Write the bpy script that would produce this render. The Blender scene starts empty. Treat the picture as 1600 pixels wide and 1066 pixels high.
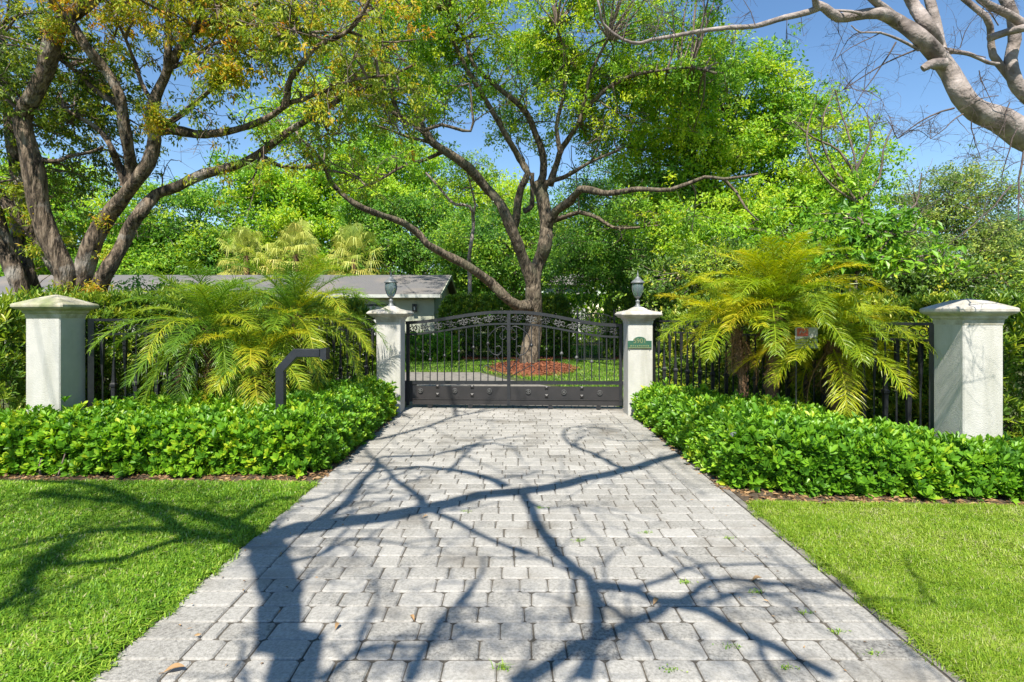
import bpy, math
import numpy as np
rng = np.random.default_rng(11)
F, H, CZ = 880.0, 493.0, 1.75          # focal length in pixels of a 1600 px frame, horizon row, eye height
col = bpy.context.scene.collection
A = np.array

def P(px, py, Y):
    return A([(px - 800) * Y / F, Y, CZ - (py - H) * Y / F])
def G(px, py):
    Y = F * CZ / (py - H)
    return A([(px - 800) * Y / F, Y, 0.0])
def unit(v):
    v = np.asarray(v, float)
    return v / np.maximum(np.linalg.norm(v, axis=-1, keepdims=True), 1e-9)
def R(a, b, n=None):
    return rng.uniform(a, b, n)

# ------------------------------------------------------------------ objects
ORIGIN = {}
def thing(name, label, cat, loc, group=None):
    o = bpy.data.objects.new(name, None); col.objects.link(o)
    o.empty_display_size = .2
    o.location = [float(c) for c in loc]
    ORIGIN[o.name] = A(loc, float)
    o['label'] = label; o['category'] = cat
    if group: o['group'] = group
    return o
def tag(o, label, cat, group=None):
    o['label'] = label; o['category'] = cat
    if group: o['group'] = group
    return o

class MB:
    def __init__(s):
        s.v = []; s.n = 0; s.loops = []; s.sizes = []; s.tone = []; s.smooth = []
    def add(s, verts, faces, tone=.5, smooth=False):
        verts = np.asarray(verts, float).reshape(-1, 3)
        faces = np.asarray(faces, int)
        s.v.append(verts); s.loops.append((faces + s.n).ravel())
        m, k = faces.shape
        s.sizes.append(np.full(m, k))
        t = np.asarray(tone, float)
        s.tone.append(np.full(m, float(t)) if t.ndim == 0 else t)
        s.smooth.append(np.full(m, smooth))
        s.n += len(verts)
    def build(s, name, mat, parent=None, origin=None):
        v = np.concatenate(s.v); loops = np.concatenate(s.loops); sizes = np.concatenate(s.sizes)
        if parent is not None: org = ORIGIN[parent.name]
        else: org = A(origin if origin is not None else (0, 0, 0), float)
        me = bpy.data.meshes.new(name)
        me.vertices.add(len(v)); me.vertices.foreach_set('co', (v - org).astype(np.float32).ravel())
        me.loops.add(len(loops)); me.loops.foreach_set('vertex_index', loops.astype(np.int32))
        me.polygons.add(len(sizes))
        starts = np.concatenate([[0], np.cumsum(sizes)[:-1]])
        me.polygons.foreach_set('loop_start', starts.astype(np.int32))
        try: me.polygons.foreach_set('loop_total', sizes.astype(np.int32))
        except Exception: pass
        me.update(calc_edges=True)
        me.polygons.foreach_set('use_smooth', np.concatenate(s.smooth))
        at = me.attributes.new('tone', 'FLOAT', 'FACE')
        at.data.foreach_set('value', np.concatenate(s.tone).astype(np.float32))
        me.materials.append(mat)
        me.validate()
        o = bpy.data.objects.new(name, me); col.objects.link(o)
        if parent is not None: o.parent = parent
        else: o.location = [float(c) for c in org]
        ORIGIN[o.name] = org
        return o
    # shapes -------------------------------------------------------
    def box(s, c, size, ax=None, tone=.5):
        c = A(c, float); hx = A(size, float) / 2
        ax = np.eye(3) if ax is None else A(ax, float)
        q = A([[-1,-1,-1],[1,-1,-1],[1,1,-1],[-1,1,-1],[-1,-1,1],[1,-1,1],[1,1,1],[-1,1,1]]) * hx
        s.add(c + q @ ax, [[0,3,2,1],[4,5,6,7],[0,1,5,4],[1,2,6,5],[2,3,7,6],[3,0,4,7]], tone)
    def bar(s, p0, p1, w, d, nrm=(0, 1, 0), tone=.5):
        p0 = A(p0, float); p1 = A(p1, float)
        t = unit(p1 - p0); n = unit(A(nrm, float) - t * np.dot(nrm, t)); u = np.cross(t, n)
        s.box((p0 + p1) / 2, (w, d, np.linalg.norm(p1 - p0)), [u, n, t], tone)
    def sweep(s, pts, w, d, nrm=(0, 1, 0), tone=.5):
        pts = A(pts, float); t = unit(np.gradient(pts, axis=0)); n = unit(A(nrm, float))
        u = unit(np.cross(t, n)); k = len(pts)
        ring = np.stack([pts + u*w/2 + n*d/2, pts - u*w/2 + n*d/2, pts - u*w/2 - n*d/2, pts + u*w/2 - n*d/2], 1)
        f = []
        for i in range(k - 1):
            for j in range(4):
                f.append([i*4+j, i*4+(j+1) % 4, (i+1)*4+(j+1) % 4, (i+1)*4+j])
        f.append([3,2,1,0]); b = (k-1)*4; f.append([b,b+1,b+2,b+3])
        s.add(ring.reshape(-1, 3), f, tone)
    def tube(s, pts, rad, sides=6, tone=.5, smooth=True, rough=0.0):
        pts = np.asarray(pts, float); k = len(pts)
        rad = np.full(k, float(rad)) if np.ndim(rad) == 0 else np.asarray(rad, float)
        t = unit(np.gradient(pts, axis=0))
        ref = A([0., 0., 1.]) if abs(t[:, 2]).mean() < .8 else A([1., 0.13, 0.])
        u = unit(np.cross(t, ref)); w = np.cross(t, u)
        a = np.arange(sides) * 2 * math.pi / sides
        rr = rad[:, None] * (1 + (rng.normal(0, rough, (k, sides)) if rough else 0))
        ring = pts[:, None, :] + rr[..., None] * (np.cos(a)[None, :, None]*u[:, None, :] + np.sin(a)[None, :, None]*w[:, None, :])
        i = np.arange(k - 1)[:, None]; j = np.arange(sides)[None, :]; j2 = (j + 1) % sides
        f = np.stack([i*sides+j, i*sides+j2, (i+1)*sides+j2, (i+1)*sides+j], -1).reshape(-1, 4)
        s.add(ring.reshape(-1, 3), f, tone, smooth)
        if sides >= 6:
            e = s.n
            s.add(ring[-1], [list(range(sides))], tone); s.add(ring[0], [list(range(sides))[::-1]], tone)
    def lathe(s, c, prof, sides=20, square=False, tone=.5, smooth=True, ax=None):
        c = A(c, float); prof = A(prof, float); k = len(prof)
        if square:
            b = .06
            cs = A([(1,-1+b),(1,1-b),(1-b,1),(-1+b,1),(-1,1-b),(-1,-1+b),(-1+b,-1),(1-b,-1)]); sides = 8
        else:
            a = np.arange(sides) * 2*math.pi/sides; cs = np.stack([np.cos(a), np.sin(a)], 1)
        ring = np.concatenate([prof[:, None, :1]*cs[None], np.broadcast_to(prof[:, None, 1:2], (k, sides, 1))], 2)
        if ax is not None: ring = ring @ A(ax, float)
        i = np.arange(k-1)[:, None]; j = np.arange(sides)[None, :]; j2 = (j+1) % sides
        f = np.stack([i*sides+j, i*sides+j2, (i+1)*sides+j2, (i+1)*sides+j], -1).reshape(-1, 4)
        s.add(c + ring.reshape(-1, 3), f, tone, smooth)
        s.add(c + ring[-1], [list(range(sides))], tone); s.add(c + ring[0], [list(range(sides))[::-1]], tone)
    def prism(s, poly, z0, z1, tone=.5):
        poly = A(poly, float); k = len(poly)
        lo = np.c_[poly, np.full(k, z0)]; hi = np.c_[poly, np.full(k, z1)]
        s.add(np.r_[lo, hi], [[i, (i+1) % k, k+(i+1) % k, k+i] for i in range(k)], tone)
        s.add(hi, [list(range(k))], tone)

def leaves(mb, pos, axis, nrm, L, W, tone, kind=4, fold=.25, droop=.15):
    n = len(pos); a = unit(axis); sd = unit(np.cross(a, nrm)); up = np.cross(sd, a)
    L = np.broadcast_to(L, n)[:, None]; W = np.broadcast_to(W, n)[:, None]
    def pt(u, v): return pos + a*u*L + sd*v*W/2 + up*(fold*abs(v)*W*.5 - droop*u*u*L)
    if kind == 4:
        v = np.stack([pt(0, 0), pt(.5, 1), pt(1, 0), pt(.5, -1)], 1)
        f = np.arange(n*4).reshape(n, 4); tn = tone
    else:
        v = np.stack([pt(0, 0), pt(.36, .78), pt(.76, .92), pt(1, 0), pt(.76, -.92), pt(.36, -.78)], 1)
        b = (np.arange(n)*6)[:, None]
        f = np.stack([b + A([0, 1, 2, 3]), b + A([0, 3, 4, 5])], 1).reshape(-1, 4); tn = np.repeat(np.broadcast_to(tone, n), 2)
    mb.add(v.reshape(-1, 3), f, np.broadcast_to(tn, len(f)))

# ------------------------------------------------------------------ materials
MATS = {}
def mat(name, build):
    if name in MATS: return MATS[name]
    m = bpy.data.materials.new(name); m.use_nodes = True
    nt = m.node_tree; nt.nodes.clear()
    N = lambda t, **k: _node(nt, t, k)
    out = N('ShaderNodeOutputMaterial')
    build(nt, N, out); MATS[name] = m
    return m
def _node(nt, t, k):
    n = nt.nodes.new(t)
    for a, v in k.items():
        if a.startswith('_'): n.inputs[a[1:]].default_value = v
        else: setattr(n, a, v)
    return n
def ramp(N, stops):
    r = N('ShaderNodeValToRGB'); e = r.color_ramp.elements
    while len(e) < len(stops): e.new(.5)
    for el, (p, c) in zip(e, stops): el.position = p; el.color = (*c, 1)
    return r
def leaf_mat(name, stops, trans=.35, rough=.42, tint=1.25):
    def b(nt, N, out):
        at = N('ShaderNodeAttribute', attribute_name='tone')
        r = ramp(N, stops); nt.links.new(at.outputs['Fac'], r.inputs[0])
        p = N('ShaderNodeBsdfPrincipled'); p.inputs['Roughness'].default_value = rough
        p.inputs['Specular IOR Level'].default_value = .35
        nt.links.new(r.outputs[0], p.inputs['Base Color'])
        t = N('ShaderNodeBsdfTranslucent')
        hs = N('ShaderNodeHueSaturation'); hs.inputs['Value'].default_value = tint; hs.inputs['Saturation'].default_value = 1.05
        nt.links.new(r.outputs[0], hs.inputs['Color']); nt.links.new(hs.outputs[0], t.inputs[0])
        mx = N('ShaderNodeMixShader'); mx.inputs[0].default_value = trans
        nt.links.new(p.outputs[0], mx.inputs[1]); nt.links.new(t.outputs[0], mx.inputs[2])
        nt.links.new(mx.outputs[0], out.inputs[0])
    return mat(name, b)
def noise_mat(name, stops, scale=8, detail=6, rough=.8, bump=.3, bscale=None, bdist=.01, stretch=(1, 1, 1), metallic=0, spec=.4, distort=0., tone=0., second=None):
    def b(nt, N, out):
        tc = N('ShaderNodeTexCoord'); mp = N('ShaderNodeMapping'); mp.inputs['Scale'].default_value = stretch
        nt.links.new(tc.outputs['Object'], mp.inputs[0])
        ns = N('ShaderNodeTexNoise'); ns.inputs['Scale'].default_value = scale; ns.inputs['Detail'].default_value = detail
        ns.inputs['Roughness'].default_value = .65; ns.inputs['Distortion'].default_value = distort
        nt.links.new(mp.outputs[0], ns.inputs['Vector'])
        r = ramp(N, stops)
        src = ns.outputs['Fac']
        if tone:
            at = N('ShaderNodeAttribute', attribute_name='tone')
            ma = N('ShaderNodeMath', operation='MULTIPLY_ADD'); ma.inputs[1].default_value = tone; ma.inputs[2].default_value = -tone/2
            nt.links.new(at.outputs['Fac'], ma.inputs[0])
            ad = N('ShaderNodeMath', operation='ADD'); nt.links.new(ma.outputs[0], ad.inputs[0]); nt.links.new(src, ad.inputs[1]); src = ad.outputs[0]
        nt.links.new(src, r.inputs[0]); c = r.outputs[0]
        if second:
            sc, lo, hi, colr = second[:4]
            n2 = N('ShaderNodeTexNoise'); n2.inputs['Scale'].default_value = sc; n2.inputs['Detail'].default_value = 5
            mp2 = N('ShaderNodeMapping'); mp2.inputs['Scale'].default_value = second[4] if len(second) > 4 else (1, 1, 1)
            nt.links.new(tc.outputs['Object'], mp2.inputs[0]); nt.links.new(mp2.outputs[0], n2.inputs['Vector'])
            mr = N('ShaderNodeMapRange'); mr.inputs[1].default_value = lo; mr.inputs[2].default_value = hi
            nt.links.new(n2.outputs['Fac'], mr.inputs[0])
            mx = N('ShaderNodeMix', data_type='RGBA'); nt.links.new(mr.outputs[0], mx.inputs[0])
            nt.links.new(c, mx.inputs[6]); mx.inputs[7].default_value = (*colr, 1); c = mx.outputs[2]
        p = N('ShaderNodeBsdfPrincipled'); p.inputs['Roughness'].default_value = rough; p.inputs['Metallic'].default_value = metallic
        p.inputs['Specular IOR Level'].default_value = spec
        nt.links.new(c, p.inputs['Base Color'])
        if bump:
            n3 = N('ShaderNodeTexNoise'); n3.inputs['Scale'].default_value = bscale or scale*3; n3.inputs['Detail'].default_value = 6
            nt.links.new(mp.outputs[0], n3.inputs['Vector'])
            bp = N('ShaderNodeBump'); bp.inputs['Strength'].default_value = bump; bp.inputs['Distance'].default_value = bdist
            nt.links.new(n3.outputs['Fac'], bp.inputs['Height']); nt.links.new(bp.outputs[0], p.inputs['Normal'])
        nt.links.new(p.outputs[0], out.inputs[0])
    return mat(name, b)

def srgb(r, g, b):
    f = lambda c: (c/255/12.92) if c <= 10.3 else ((c/255+.055)/1.055)**2.4
    return (f(r), f(g), f(b))

M_stucco = noise_mat('white_stucco', [(.3, (0.413,0.406,0.374)), (.7, (0.496,0.482,0.446))], 5, 9, .9, .45, 85, .012, second=(3.2, .50, .74, (0.348,0.342,0.295), (1.696,1.648,0.272)))
M_cap = noise_mat('cast_stone', [(.25, (0.283,0.258,0.218)), (.5, (0.444,0.417,0.370)), (.75, (0.548,0.536,0.500))], 9, 8, .9, .5, 60, .006, second=(3.0, .52, .72, (0.245,0.228,0.163)))
M_capL = noise_mat('lichen_stone', [(.25, (0.226,0.215,0.136)), (.5, (0.412,0.377,0.273)), (.75, (0.577,0.538,0.472))], 9, 8, .9, .5, 60, .006, second=(2.6, .5, .66, (0.206,0.226,0.112)))
M_iron = noise_mat('black_iron', [(.3, (0.011,0.012,0.014)), (.7, (0.022,0.023,0.026))], 14, 5, .42, .15, 120, .002, spec=.5)
M_panel = noise_mat('dark_panel', [(.3, (0.017,0.016,0.016)), (.7, (0.028,0.025,0.025))], 5, 6, .5, .1, 120, .002, spec=.5)
M_silver = noise_mat('worn_silver', [(.3, (0.049,0.049,0.049)), (.7, (0.119,0.119,0.115))], 40, 5, .5, .1)
M_post = noise_mat('black_paint', [(.3, (.012,.014,.020)), (.7, (.022,.024,.032))], 10, 6, .38, .12, 150, .002, spec=.5)
M_pewter = noise_mat('pewter', [(.3, (.10,.11,.11)), (.7, (.24,.25,.25))], 30, 6, .5, .2, metallic=.3)
M_green = noise_mat('sign_green', [(.3, (.018,.075,.048)), (.7, (.04,.115,.07))], 30, 6, .5, .15)
M_gold = noise_mat('worn_gold', [(.3, (0.136,0.160,0.072)), (.7, (0.224,0.240,0.120))], 50, 5, .5, 0)
M_white = noise_mat('sign_white', [(.3, (0.288,0.296,0.288)), (.7, (0.416,0.416,0.408))], 30, 5, .5, 0)
M_red = noise_mat('sign_red', [(.3, (.42,.06,.04)), (.7, (.55,.14,.09))], 30, 5, .5, 0)
M_ink = noise_mat('sign_ink', [(.3, (.08,.08,.09)), (.7, (.20,.20,.20))], 30, 5, .6, 0)
M_paver = noise_mat('concrete_paver', [(.22, (0.100,0.094,0.085)), (.42, (0.250,0.239,0.216)), (.6, (0.335,0.320,0.293)), (.8, (0.416,0.397,0.366))], 55, 10, .92, .8, 140, .006, tone=.30, second=(1.7, .54, .78, (0.142,0.127,0.104)))
M_joint = noise_mat('sandy_joint', [(.3, (0.045,0.041,0.032)), (.7, (0.126,0.108,0.086))], 40, 6, .95, .4)
M_edge = noise_mat('weathered_concrete', [(.3, (0.126,0.115,0.101)), (.7, (0.252,0.231,0.203))], 12, 8, .95, .6, 90, .006, second=(4, .55, .7, (0.084,0.081,0.077)))
M_soil = noise_mat('turf_soil', [(.3, (0.036,0.048,0.012)), (.5, (0.060,0.076,0.018)), (.72, (0.104,0.092,0.036))], 7, 8, .95, .7, 60, .02)
M_earth = noise_mat('leaf_mould', [(.3, (0.040,0.028,0.016)), (.7, (0.128,0.092,0.060))], 25, 8, .95, .8, 90, .02)
M_mulch = noise_mat('red_mulch', [(.3, (0.098,0.030,0.013)), (.5, (0.203,0.064,0.026)), (.72, (0.330,0.128,0.064))], 30, 8, .9, .8, 60, .03, tone=.5)
M_bark_brown = noise_mat('brown_bark', [(.40, (.022,.016,.011)), (.49, (.10,.072,.048)), (.62, (.235,.18,.128))], 13, 10, .95, 1.0, 16, .09, stretch=(1, 1, .22), distort=.9, second=(2.2, .55, .7, (.34,.31,.27)))
M_bark_grey = noise_mat('grey_bark', [(.39, (.03,.023,.016)), (.49, (.11,.085,.058)), (.64, (.225,.18,.13))], 11, 10, .95, 1.0, 16, .08, stretch=(1, 1, .3), distort=.8, second=(1.5, .52, .68, (.12,.11,.07)))
M_bark_smooth = noise_mat('smooth_pale_bark', [(.3, (0.136,0.115,0.102)), (.5, (0.264,0.221,0.200)), (.7, (0.383,0.332,0.306))], 7, 9, .85, .9, 24, .02, distort=.6, second=(4.5, .5, .7, (0.085,0.068,0.060)))
M_twig = noise_mat('twig_bark', [(.3, (.09,.066,.052)), (.7, (.22,.17,.145))], 20, 4, .9, 0)
M_dtwig = noise_mat('dark_twig_bark', [(.3, (.06,.045,.04)), (.7, (.14,.11,.10))], 20, 4, .9, 0)
M_palmtrunk = noise_mat('palm_fibre', [(.3, (.06,.035,.02)), (.7, (.26,.15,.08))], 40, 6, .95, .8, 60, .03, stretch=(1, 1, 2))
M_roof = noise_mat('grey_shingle', [(.3, (0.085,0.083,0.087)), (.7, (0.170,0.162,0.157))], 30, 8, .95, .5, 40, .02, stretch=(0.850,1.700,1.700), second=(.5, .45, .7, (0.187,0.162,0.140)))
M_house = noise_mat('pale_sage_render', [(.3, (0.349,0.367,0.282)), (.7, (0.411,0.420,0.331))], 4, 5, .9, .2, 60, .005)
M_trim = noise_mat('white_trim', [(.3, (0.390,0.405,0.375)), (.7, (0.465,0.473,0.450))], 5, 5, .8, 0)
M_dark = noise_mat('dark_opening', [(.3, (.02,.022,.022)), (.7, (.05,.05,.05))], 5, 5, .4, 0)
M_glass = None
def _glass(nt, N, out):
    p = N('ShaderNodeBsdfPrincipled'); p.inputs['Base Color'].default_value = (.34, .46, .48, 1)
    p.inputs['Roughness'].default_value = .08; p.inputs['Transmission Weight'].default_value = .75; p.inputs['IOR'].default_value = 1.2
    nt.links.new(p.outputs[0], out.inputs[0])
M_glass = mat('lantern_glass', _glass)
def _frost(nt, N, out):
    p = N('ShaderNodeBsdfPrincipled'); p.inputs['Base Color'].default_value = (.75, .74, .68, 1); p.inputs['Roughness'].default_value = .4
    nt.links.new(p.outputs[0], out.inputs[0])
M_bulb = mat('white_bulb', _frost)

L_hedge = leaf_mat('hedge_leaf', [(0, (0.047,0.142,0.015)), (.4, (0.123,0.293,0.019)), (.75, (0.236,0.434,0.024)), (1, (0.453,0.529,0.033))], .3, .40)
L_podo = leaf_mat('podocarpus_leaf', [(0, (0.045,0.108,0.023)), (.45, (0.126,0.234,0.027)), (.8, (0.288,0.387,0.032)), (1, (0.450,0.450,0.045))], .32, .4)
L_tall = leaf_mat('tall_hedge_leaf', [(0, (.045,.10,.018)), (.5, (.12,.22,.025)), (.85, (.28,.40,.03)), (1, (.46,.46,.04))], .32, .4)
L_palm = leaf_mat('palm_leaflet', [(0, (0.063,0.160,0.021)), (.45, (0.168,0.302,0.025)), (.75, (0.336,0.420,0.029)), (1, (0.504,0.437,0.029))], .38, .36)
L_palmY = leaf_mat('yellow_palm_leaflet', [(0, (0.107,0.208,0.016)), (.35, (0.246,0.360,0.018)), (.75, (0.483,0.492,0.020)), (1, (0.601,0.480,0.027))], .40, .36)
L_fan = leaf_mat('fan_palm_leaf', [(0, (0.141,0.221,0.033)), (.4, (0.339,0.410,0.066)), (.8, (0.550,0.558,0.131)), (1, (0.522,0.451,0.098))], .3, .45)
L_dead = leaf_mat('dead_leaf', [(0, (.10,.055,.025)), (.5, (.26,.15,.07)), (1, (.42,.27,.13))], .15, .7)
L_rust = leaf_mat('rusty_leaf', [(0, (.06,.11,.016)), (.3, (.17,.26,.024)), (.62, (.38,.44,.028)), (.84, (.60,.43,.03)), (1, (.58,.25,.03))], .45, .45)
L_center = leaf_mat('fresh_leaf', [(0, (0.061,0.158,0.022)), (.35, (0.172,0.357,0.026)), (.7, (0.344,0.530,0.029)), (1, (0.508,0.581,0.028))], .45, .42)
L_lime = leaf_mat('lime_leaf', [(0, (0.073,0.176,0.024)), (.35, (0.189,0.392,0.029)), (.7, (0.344,0.539,0.031)), (1, (0.499,0.588,0.036))], .45, .42)
L_mid = leaf_mat('mid_green_leaf', [(0, (0.043,0.126,0.022)), (.4, (0.114,0.273,0.030)), (.75, (0.247,0.441,0.035)), (1, (0.418,0.525,0.035))], .42, .42)
L_olive = leaf_mat('olive_leaf', [(0, (0.060,0.117,0.025)), (.4, (0.153,0.254,0.041)), (.75, (0.306,0.403,0.063)), (1, (0.459,0.498,0.099))], .38, .42)
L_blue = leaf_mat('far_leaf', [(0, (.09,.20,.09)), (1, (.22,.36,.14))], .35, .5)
L_grass = leaf_mat('grass_blade', [(0, (0.054,0.140,0.013)), (.35, (0.138,0.289,0.019)), (.7, (0.261,0.417,0.032)), (.9, (0.392,0.485,0.077)), (1, (0.422,0.408,0.200))], .3, .45)
L_grassR = leaf_mat('fine_grass_blade', [(0, (0.070,0.154,0.012)), (.35, (0.168,0.298,0.017)), (.7, (0.287,0.405,0.030)), (.9, (0.392,0.452,0.094)), (1, (0.434,0.420,0.213))], .3, .45)

# ------------------------------------------------------------------ plants
def catmull(pts, step=.12):
    pts = np.asarray(pts, float)
    if len(pts) < 3:
        n = max(3, int(np.linalg.norm(pts[-1]-pts[0])/step)); t = np.linspace(0, 1, n)[:, None]
        return pts[0]*(1-t) + pts[-1]*t
    q = np.vstack([2*pts[0]-pts[1], pts, 2*pts[-1]-pts[-2]]); out = []
    for i in range(1, len(q)-2):
        n = max(2, int(np.linalg.norm(q[i+1]-q[i])/step)); t = (np.arange(n)/n)[:, None]
        p0, p1, p2, p3 = q[i-1], q[i], q[i+1], q[i+2]
        out.append(.5*((2*p1)+(-p0+p2)*t+(2*p0-5*p1+4*p2-p3)*t*t+(-p0+3*p1-3*p2+p3)*t**3))
    out.append(pts[-1:]); return np.vstack(out)

def limb(mb, px, Y0, Y1, r0, r1, sides=9, wob=1.0, step=None):
    """px: outline points of the centre line in photo pixels; the depth runs from Y0 to Y1; radii in pixels at that depth"""
    px = A(px, float); d = np.r_[0, np.cumsum(np.linalg.norm(np.diff(px, axis=0), axis=1))]; t = d/d[-1]
    if np.ndim(Y0): Yl = A(Y0, float); Y0 = Yl[0]; base_Y = Yl
    else: base_Y = Y0 + (Y1-Y0)*t
    Y = base_Y + np.r_[0, rng.normal(0, .008*abs(Y0), len(px)-2) if len(px) > 2 else [], 0]
    pts = np.stack([P(x, y, yy) for (x, y), yy in zip(px, Y)])
    step = step or .016*Y0
    c = catmull(pts, step); k = len(c)
    s = np.linspace(0, 1, k); r = (r0 + (r1-r0)*s**.8) * c[:, 1]/F
    r *= .86
    L = np.r_[0, np.cumsum(np.linalg.norm(np.diff(c, axis=0), axis=1))]; ph = R(0, 6.28, 8); q = L/np.maximum(r.mean()*6, .05)
    c = c + r[:, None]*.22*wob*np.stack([np.sin(q*1.3+ph[0])+.6*np.sin(q*3.1+ph[1]), np.sin(q*1.1+ph[2])+.6*np.sin(q*2.7+ph[3]), .4*np.sin(q*1.7+ph[4])], 1)
    r = r*(1+.06*wob*np.sin(q*2.3+ph[5])+.05*wob*np.sin(q*5.3+ph[6])) + r*.18*np.exp(-L/np.maximum(r[0]*2, .01))
    mb.tube(c, r, sides, rough=.02*wob)
    return c

def twigs(mb, p, d, L, r, depth, droop=0., spread=.7, sides=4, kink=.22, tips=None, n=(2, 4)):
    k = 5 if depth else 4
    pts = [A(p, float)]; d = unit(A(d, float))
    for i in range(k):
        d = unit(d + rng.normal(0, kink, 3) + A([0, 0, -droop]))
        pts.append(pts[-1] + d*L/k)
    pts = A(pts)
    mb.tube(pts, np.linspace(r, r*.45, len(pts)), sides if r > .006 else 3)
    if tips is not None: tips.append(pts[-1])
    if depth > 0:
        for q in range(rng.integers(n[0], n[1]+1)):
            i = rng.integers(1, len(pts)); dd = unit(pts[i]-pts[i-1] + rng.normal(0, spread, 3))
            twigs(mb, pts[i], dd, L*R(.5, .75), r*.55, depth-1, droop, spread, sides, kink, tips, n)

def crown(lf, tw, blobs, skel, nb, nc, nl, leaf=(.08, .035), br=.55, up=.6, tone=(.15, .8), skel_r=(.018, .03), hang=.2, kind=4, flat=.6, shell=.6, cs=.13):
    """foliage in three steps: boughs inside the crown's volume, sprays round each bough, leaves on each spray"""
    w = A([b[6] if len(b) > 6 else 1. for b in blobs]); w = w/w.sum()
    pos = []; tn = []; outd = []
    S = np.vstack(skel) if skel else None
    for _ in range(nb):
        b = blobs[rng.choice(len(blobs), p=w)]
        c = P(b[0], b[1], b[2]); rad = A([b[3]*b[2]/F, b[5], b[4]*b[2]/F])
        u = unit(rng.normal(0, 1, 3)); u = u*R(0, 1)**(1/3*shell)
        bc = c + u*rad
        tb = R(*tone) + (b[7] if len(b) > 7 else 0)
        if S is not None and tw is not None:
            dd = np.linalg.norm((S-bc)*A([1, .7, 1]), axis=1); j = dd.argmin(); a0 = S[j]
            if dd[j] < 5.5:
                mid = (a0+bc)/2 + rng.normal(0, .08, 3)*dd[j] + A([0, 0, .08*dd[j]])
                c3 = catmull([a0, mid, bc], .25); tw.tube(c3, np.linspace(skel_r[1], skel_r[0]*.5, len(c3)), 4)
        m = max(3, int(nc*R(.6, 1.4)))
        off = rng.normal(0, 1, (m, 3))*A([br, br, br*flat]); cp = bc+off
        if tw is not None:
            for q in cp[::2]:
                mid = (bc+q)/2 + rng.normal(0, .05, 3)
                tw.tube(A([bc, mid, q]), A([.009, .007, .003])*(skel_r[0]/.018), 3)
        k = int(nl)
        pp = np.repeat(cp, k, 0) + rng.normal(0, 1, (m*k, 3))*A([cs, cs, cs*.75])*(br/.55)**.5
        pos.append(pp); tn.append(np.clip(tb + rng.normal(0, .12, (m, 1)).repeat(k, 1).ravel() + rng.normal(0, .13, m*k), 0, 1))
        outd.append(np.repeat(unit(off + u*.5), k, 0))
    pos = np.vstack(pos); tn = np.concatenate(tn); o = np.vstack(outd); n = len(pos)
    ax = unit(rng.normal(0, 1, (n, 3)) + o*.5 - A([0, 0, hang]))
    nr = unit(rng.normal(0, .55, (n, 3)) + A([0, -.6, up]) + o*.3)
    sc = R(.65, 1.25, n)
    leaves(lf, pos, ax, nr, leaf[0]*sc, leaf[1]*sc, tn, kind)
    return pos

def in_poly(pts, poly):
    x, y = pts[:, 0], pts[:, 1]; ins = np.zeros(len(pts), bool); k = len(poly)
    for i in range(k):
        x1, y1 = poly[i]; x2, y2 = poly[(i+1) % k]
        c = ((y1 > y) != (y2 > y)) & (x < (x2-x1)*(y-y1)/((y2-y1) if y2 != y1 else 1e-9)+x1)
        ins ^= c
    return ins
def edge_dist(pts, poly):
    best = np.full(len(pts), 1e9); nrm = np.zeros((len(pts), 2)); k = len(poly)
    for i in range(k):
        a = A(poly[i], float); b = A(poly[(i+1) % k], float); ab = b-a
        t = np.clip(((pts-a)@ab)/(ab@ab), 0, 1); q = a+t[:, None]*ab; d = np.linalg.norm(pts-q, axis=1)
        m = d < best; best[m] = d[m]; nrm[m] = unit(q-pts)[m]
    return best, nrm
def lump(p, f=1.0, s=0.):
    x, y, z = p[:, 0]*f, p[:, 1]*f, p[:, 2]*f
    return (np.sin(3.1*x+1.3*y+s)+np.sin(2.3*y-1.7*z+2*s+1)+np.sin(4.7*x-3.9*y+2.1*z+s)*.6+np.sin(7.3*z+5.1*y+s)*.5)/3.1
def sample_poly(poly, n):
    poly = A(poly, float); lo, hi = poly.min(0), poly.max(0); out = []; c = 0
    while c < n:
        q = rng.uniform(lo, hi, (n*2, 2)); q = q[in_poly(q, poly)]; out.append(q); c += len(q)
    return np.vstack(out)[:n]
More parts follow.
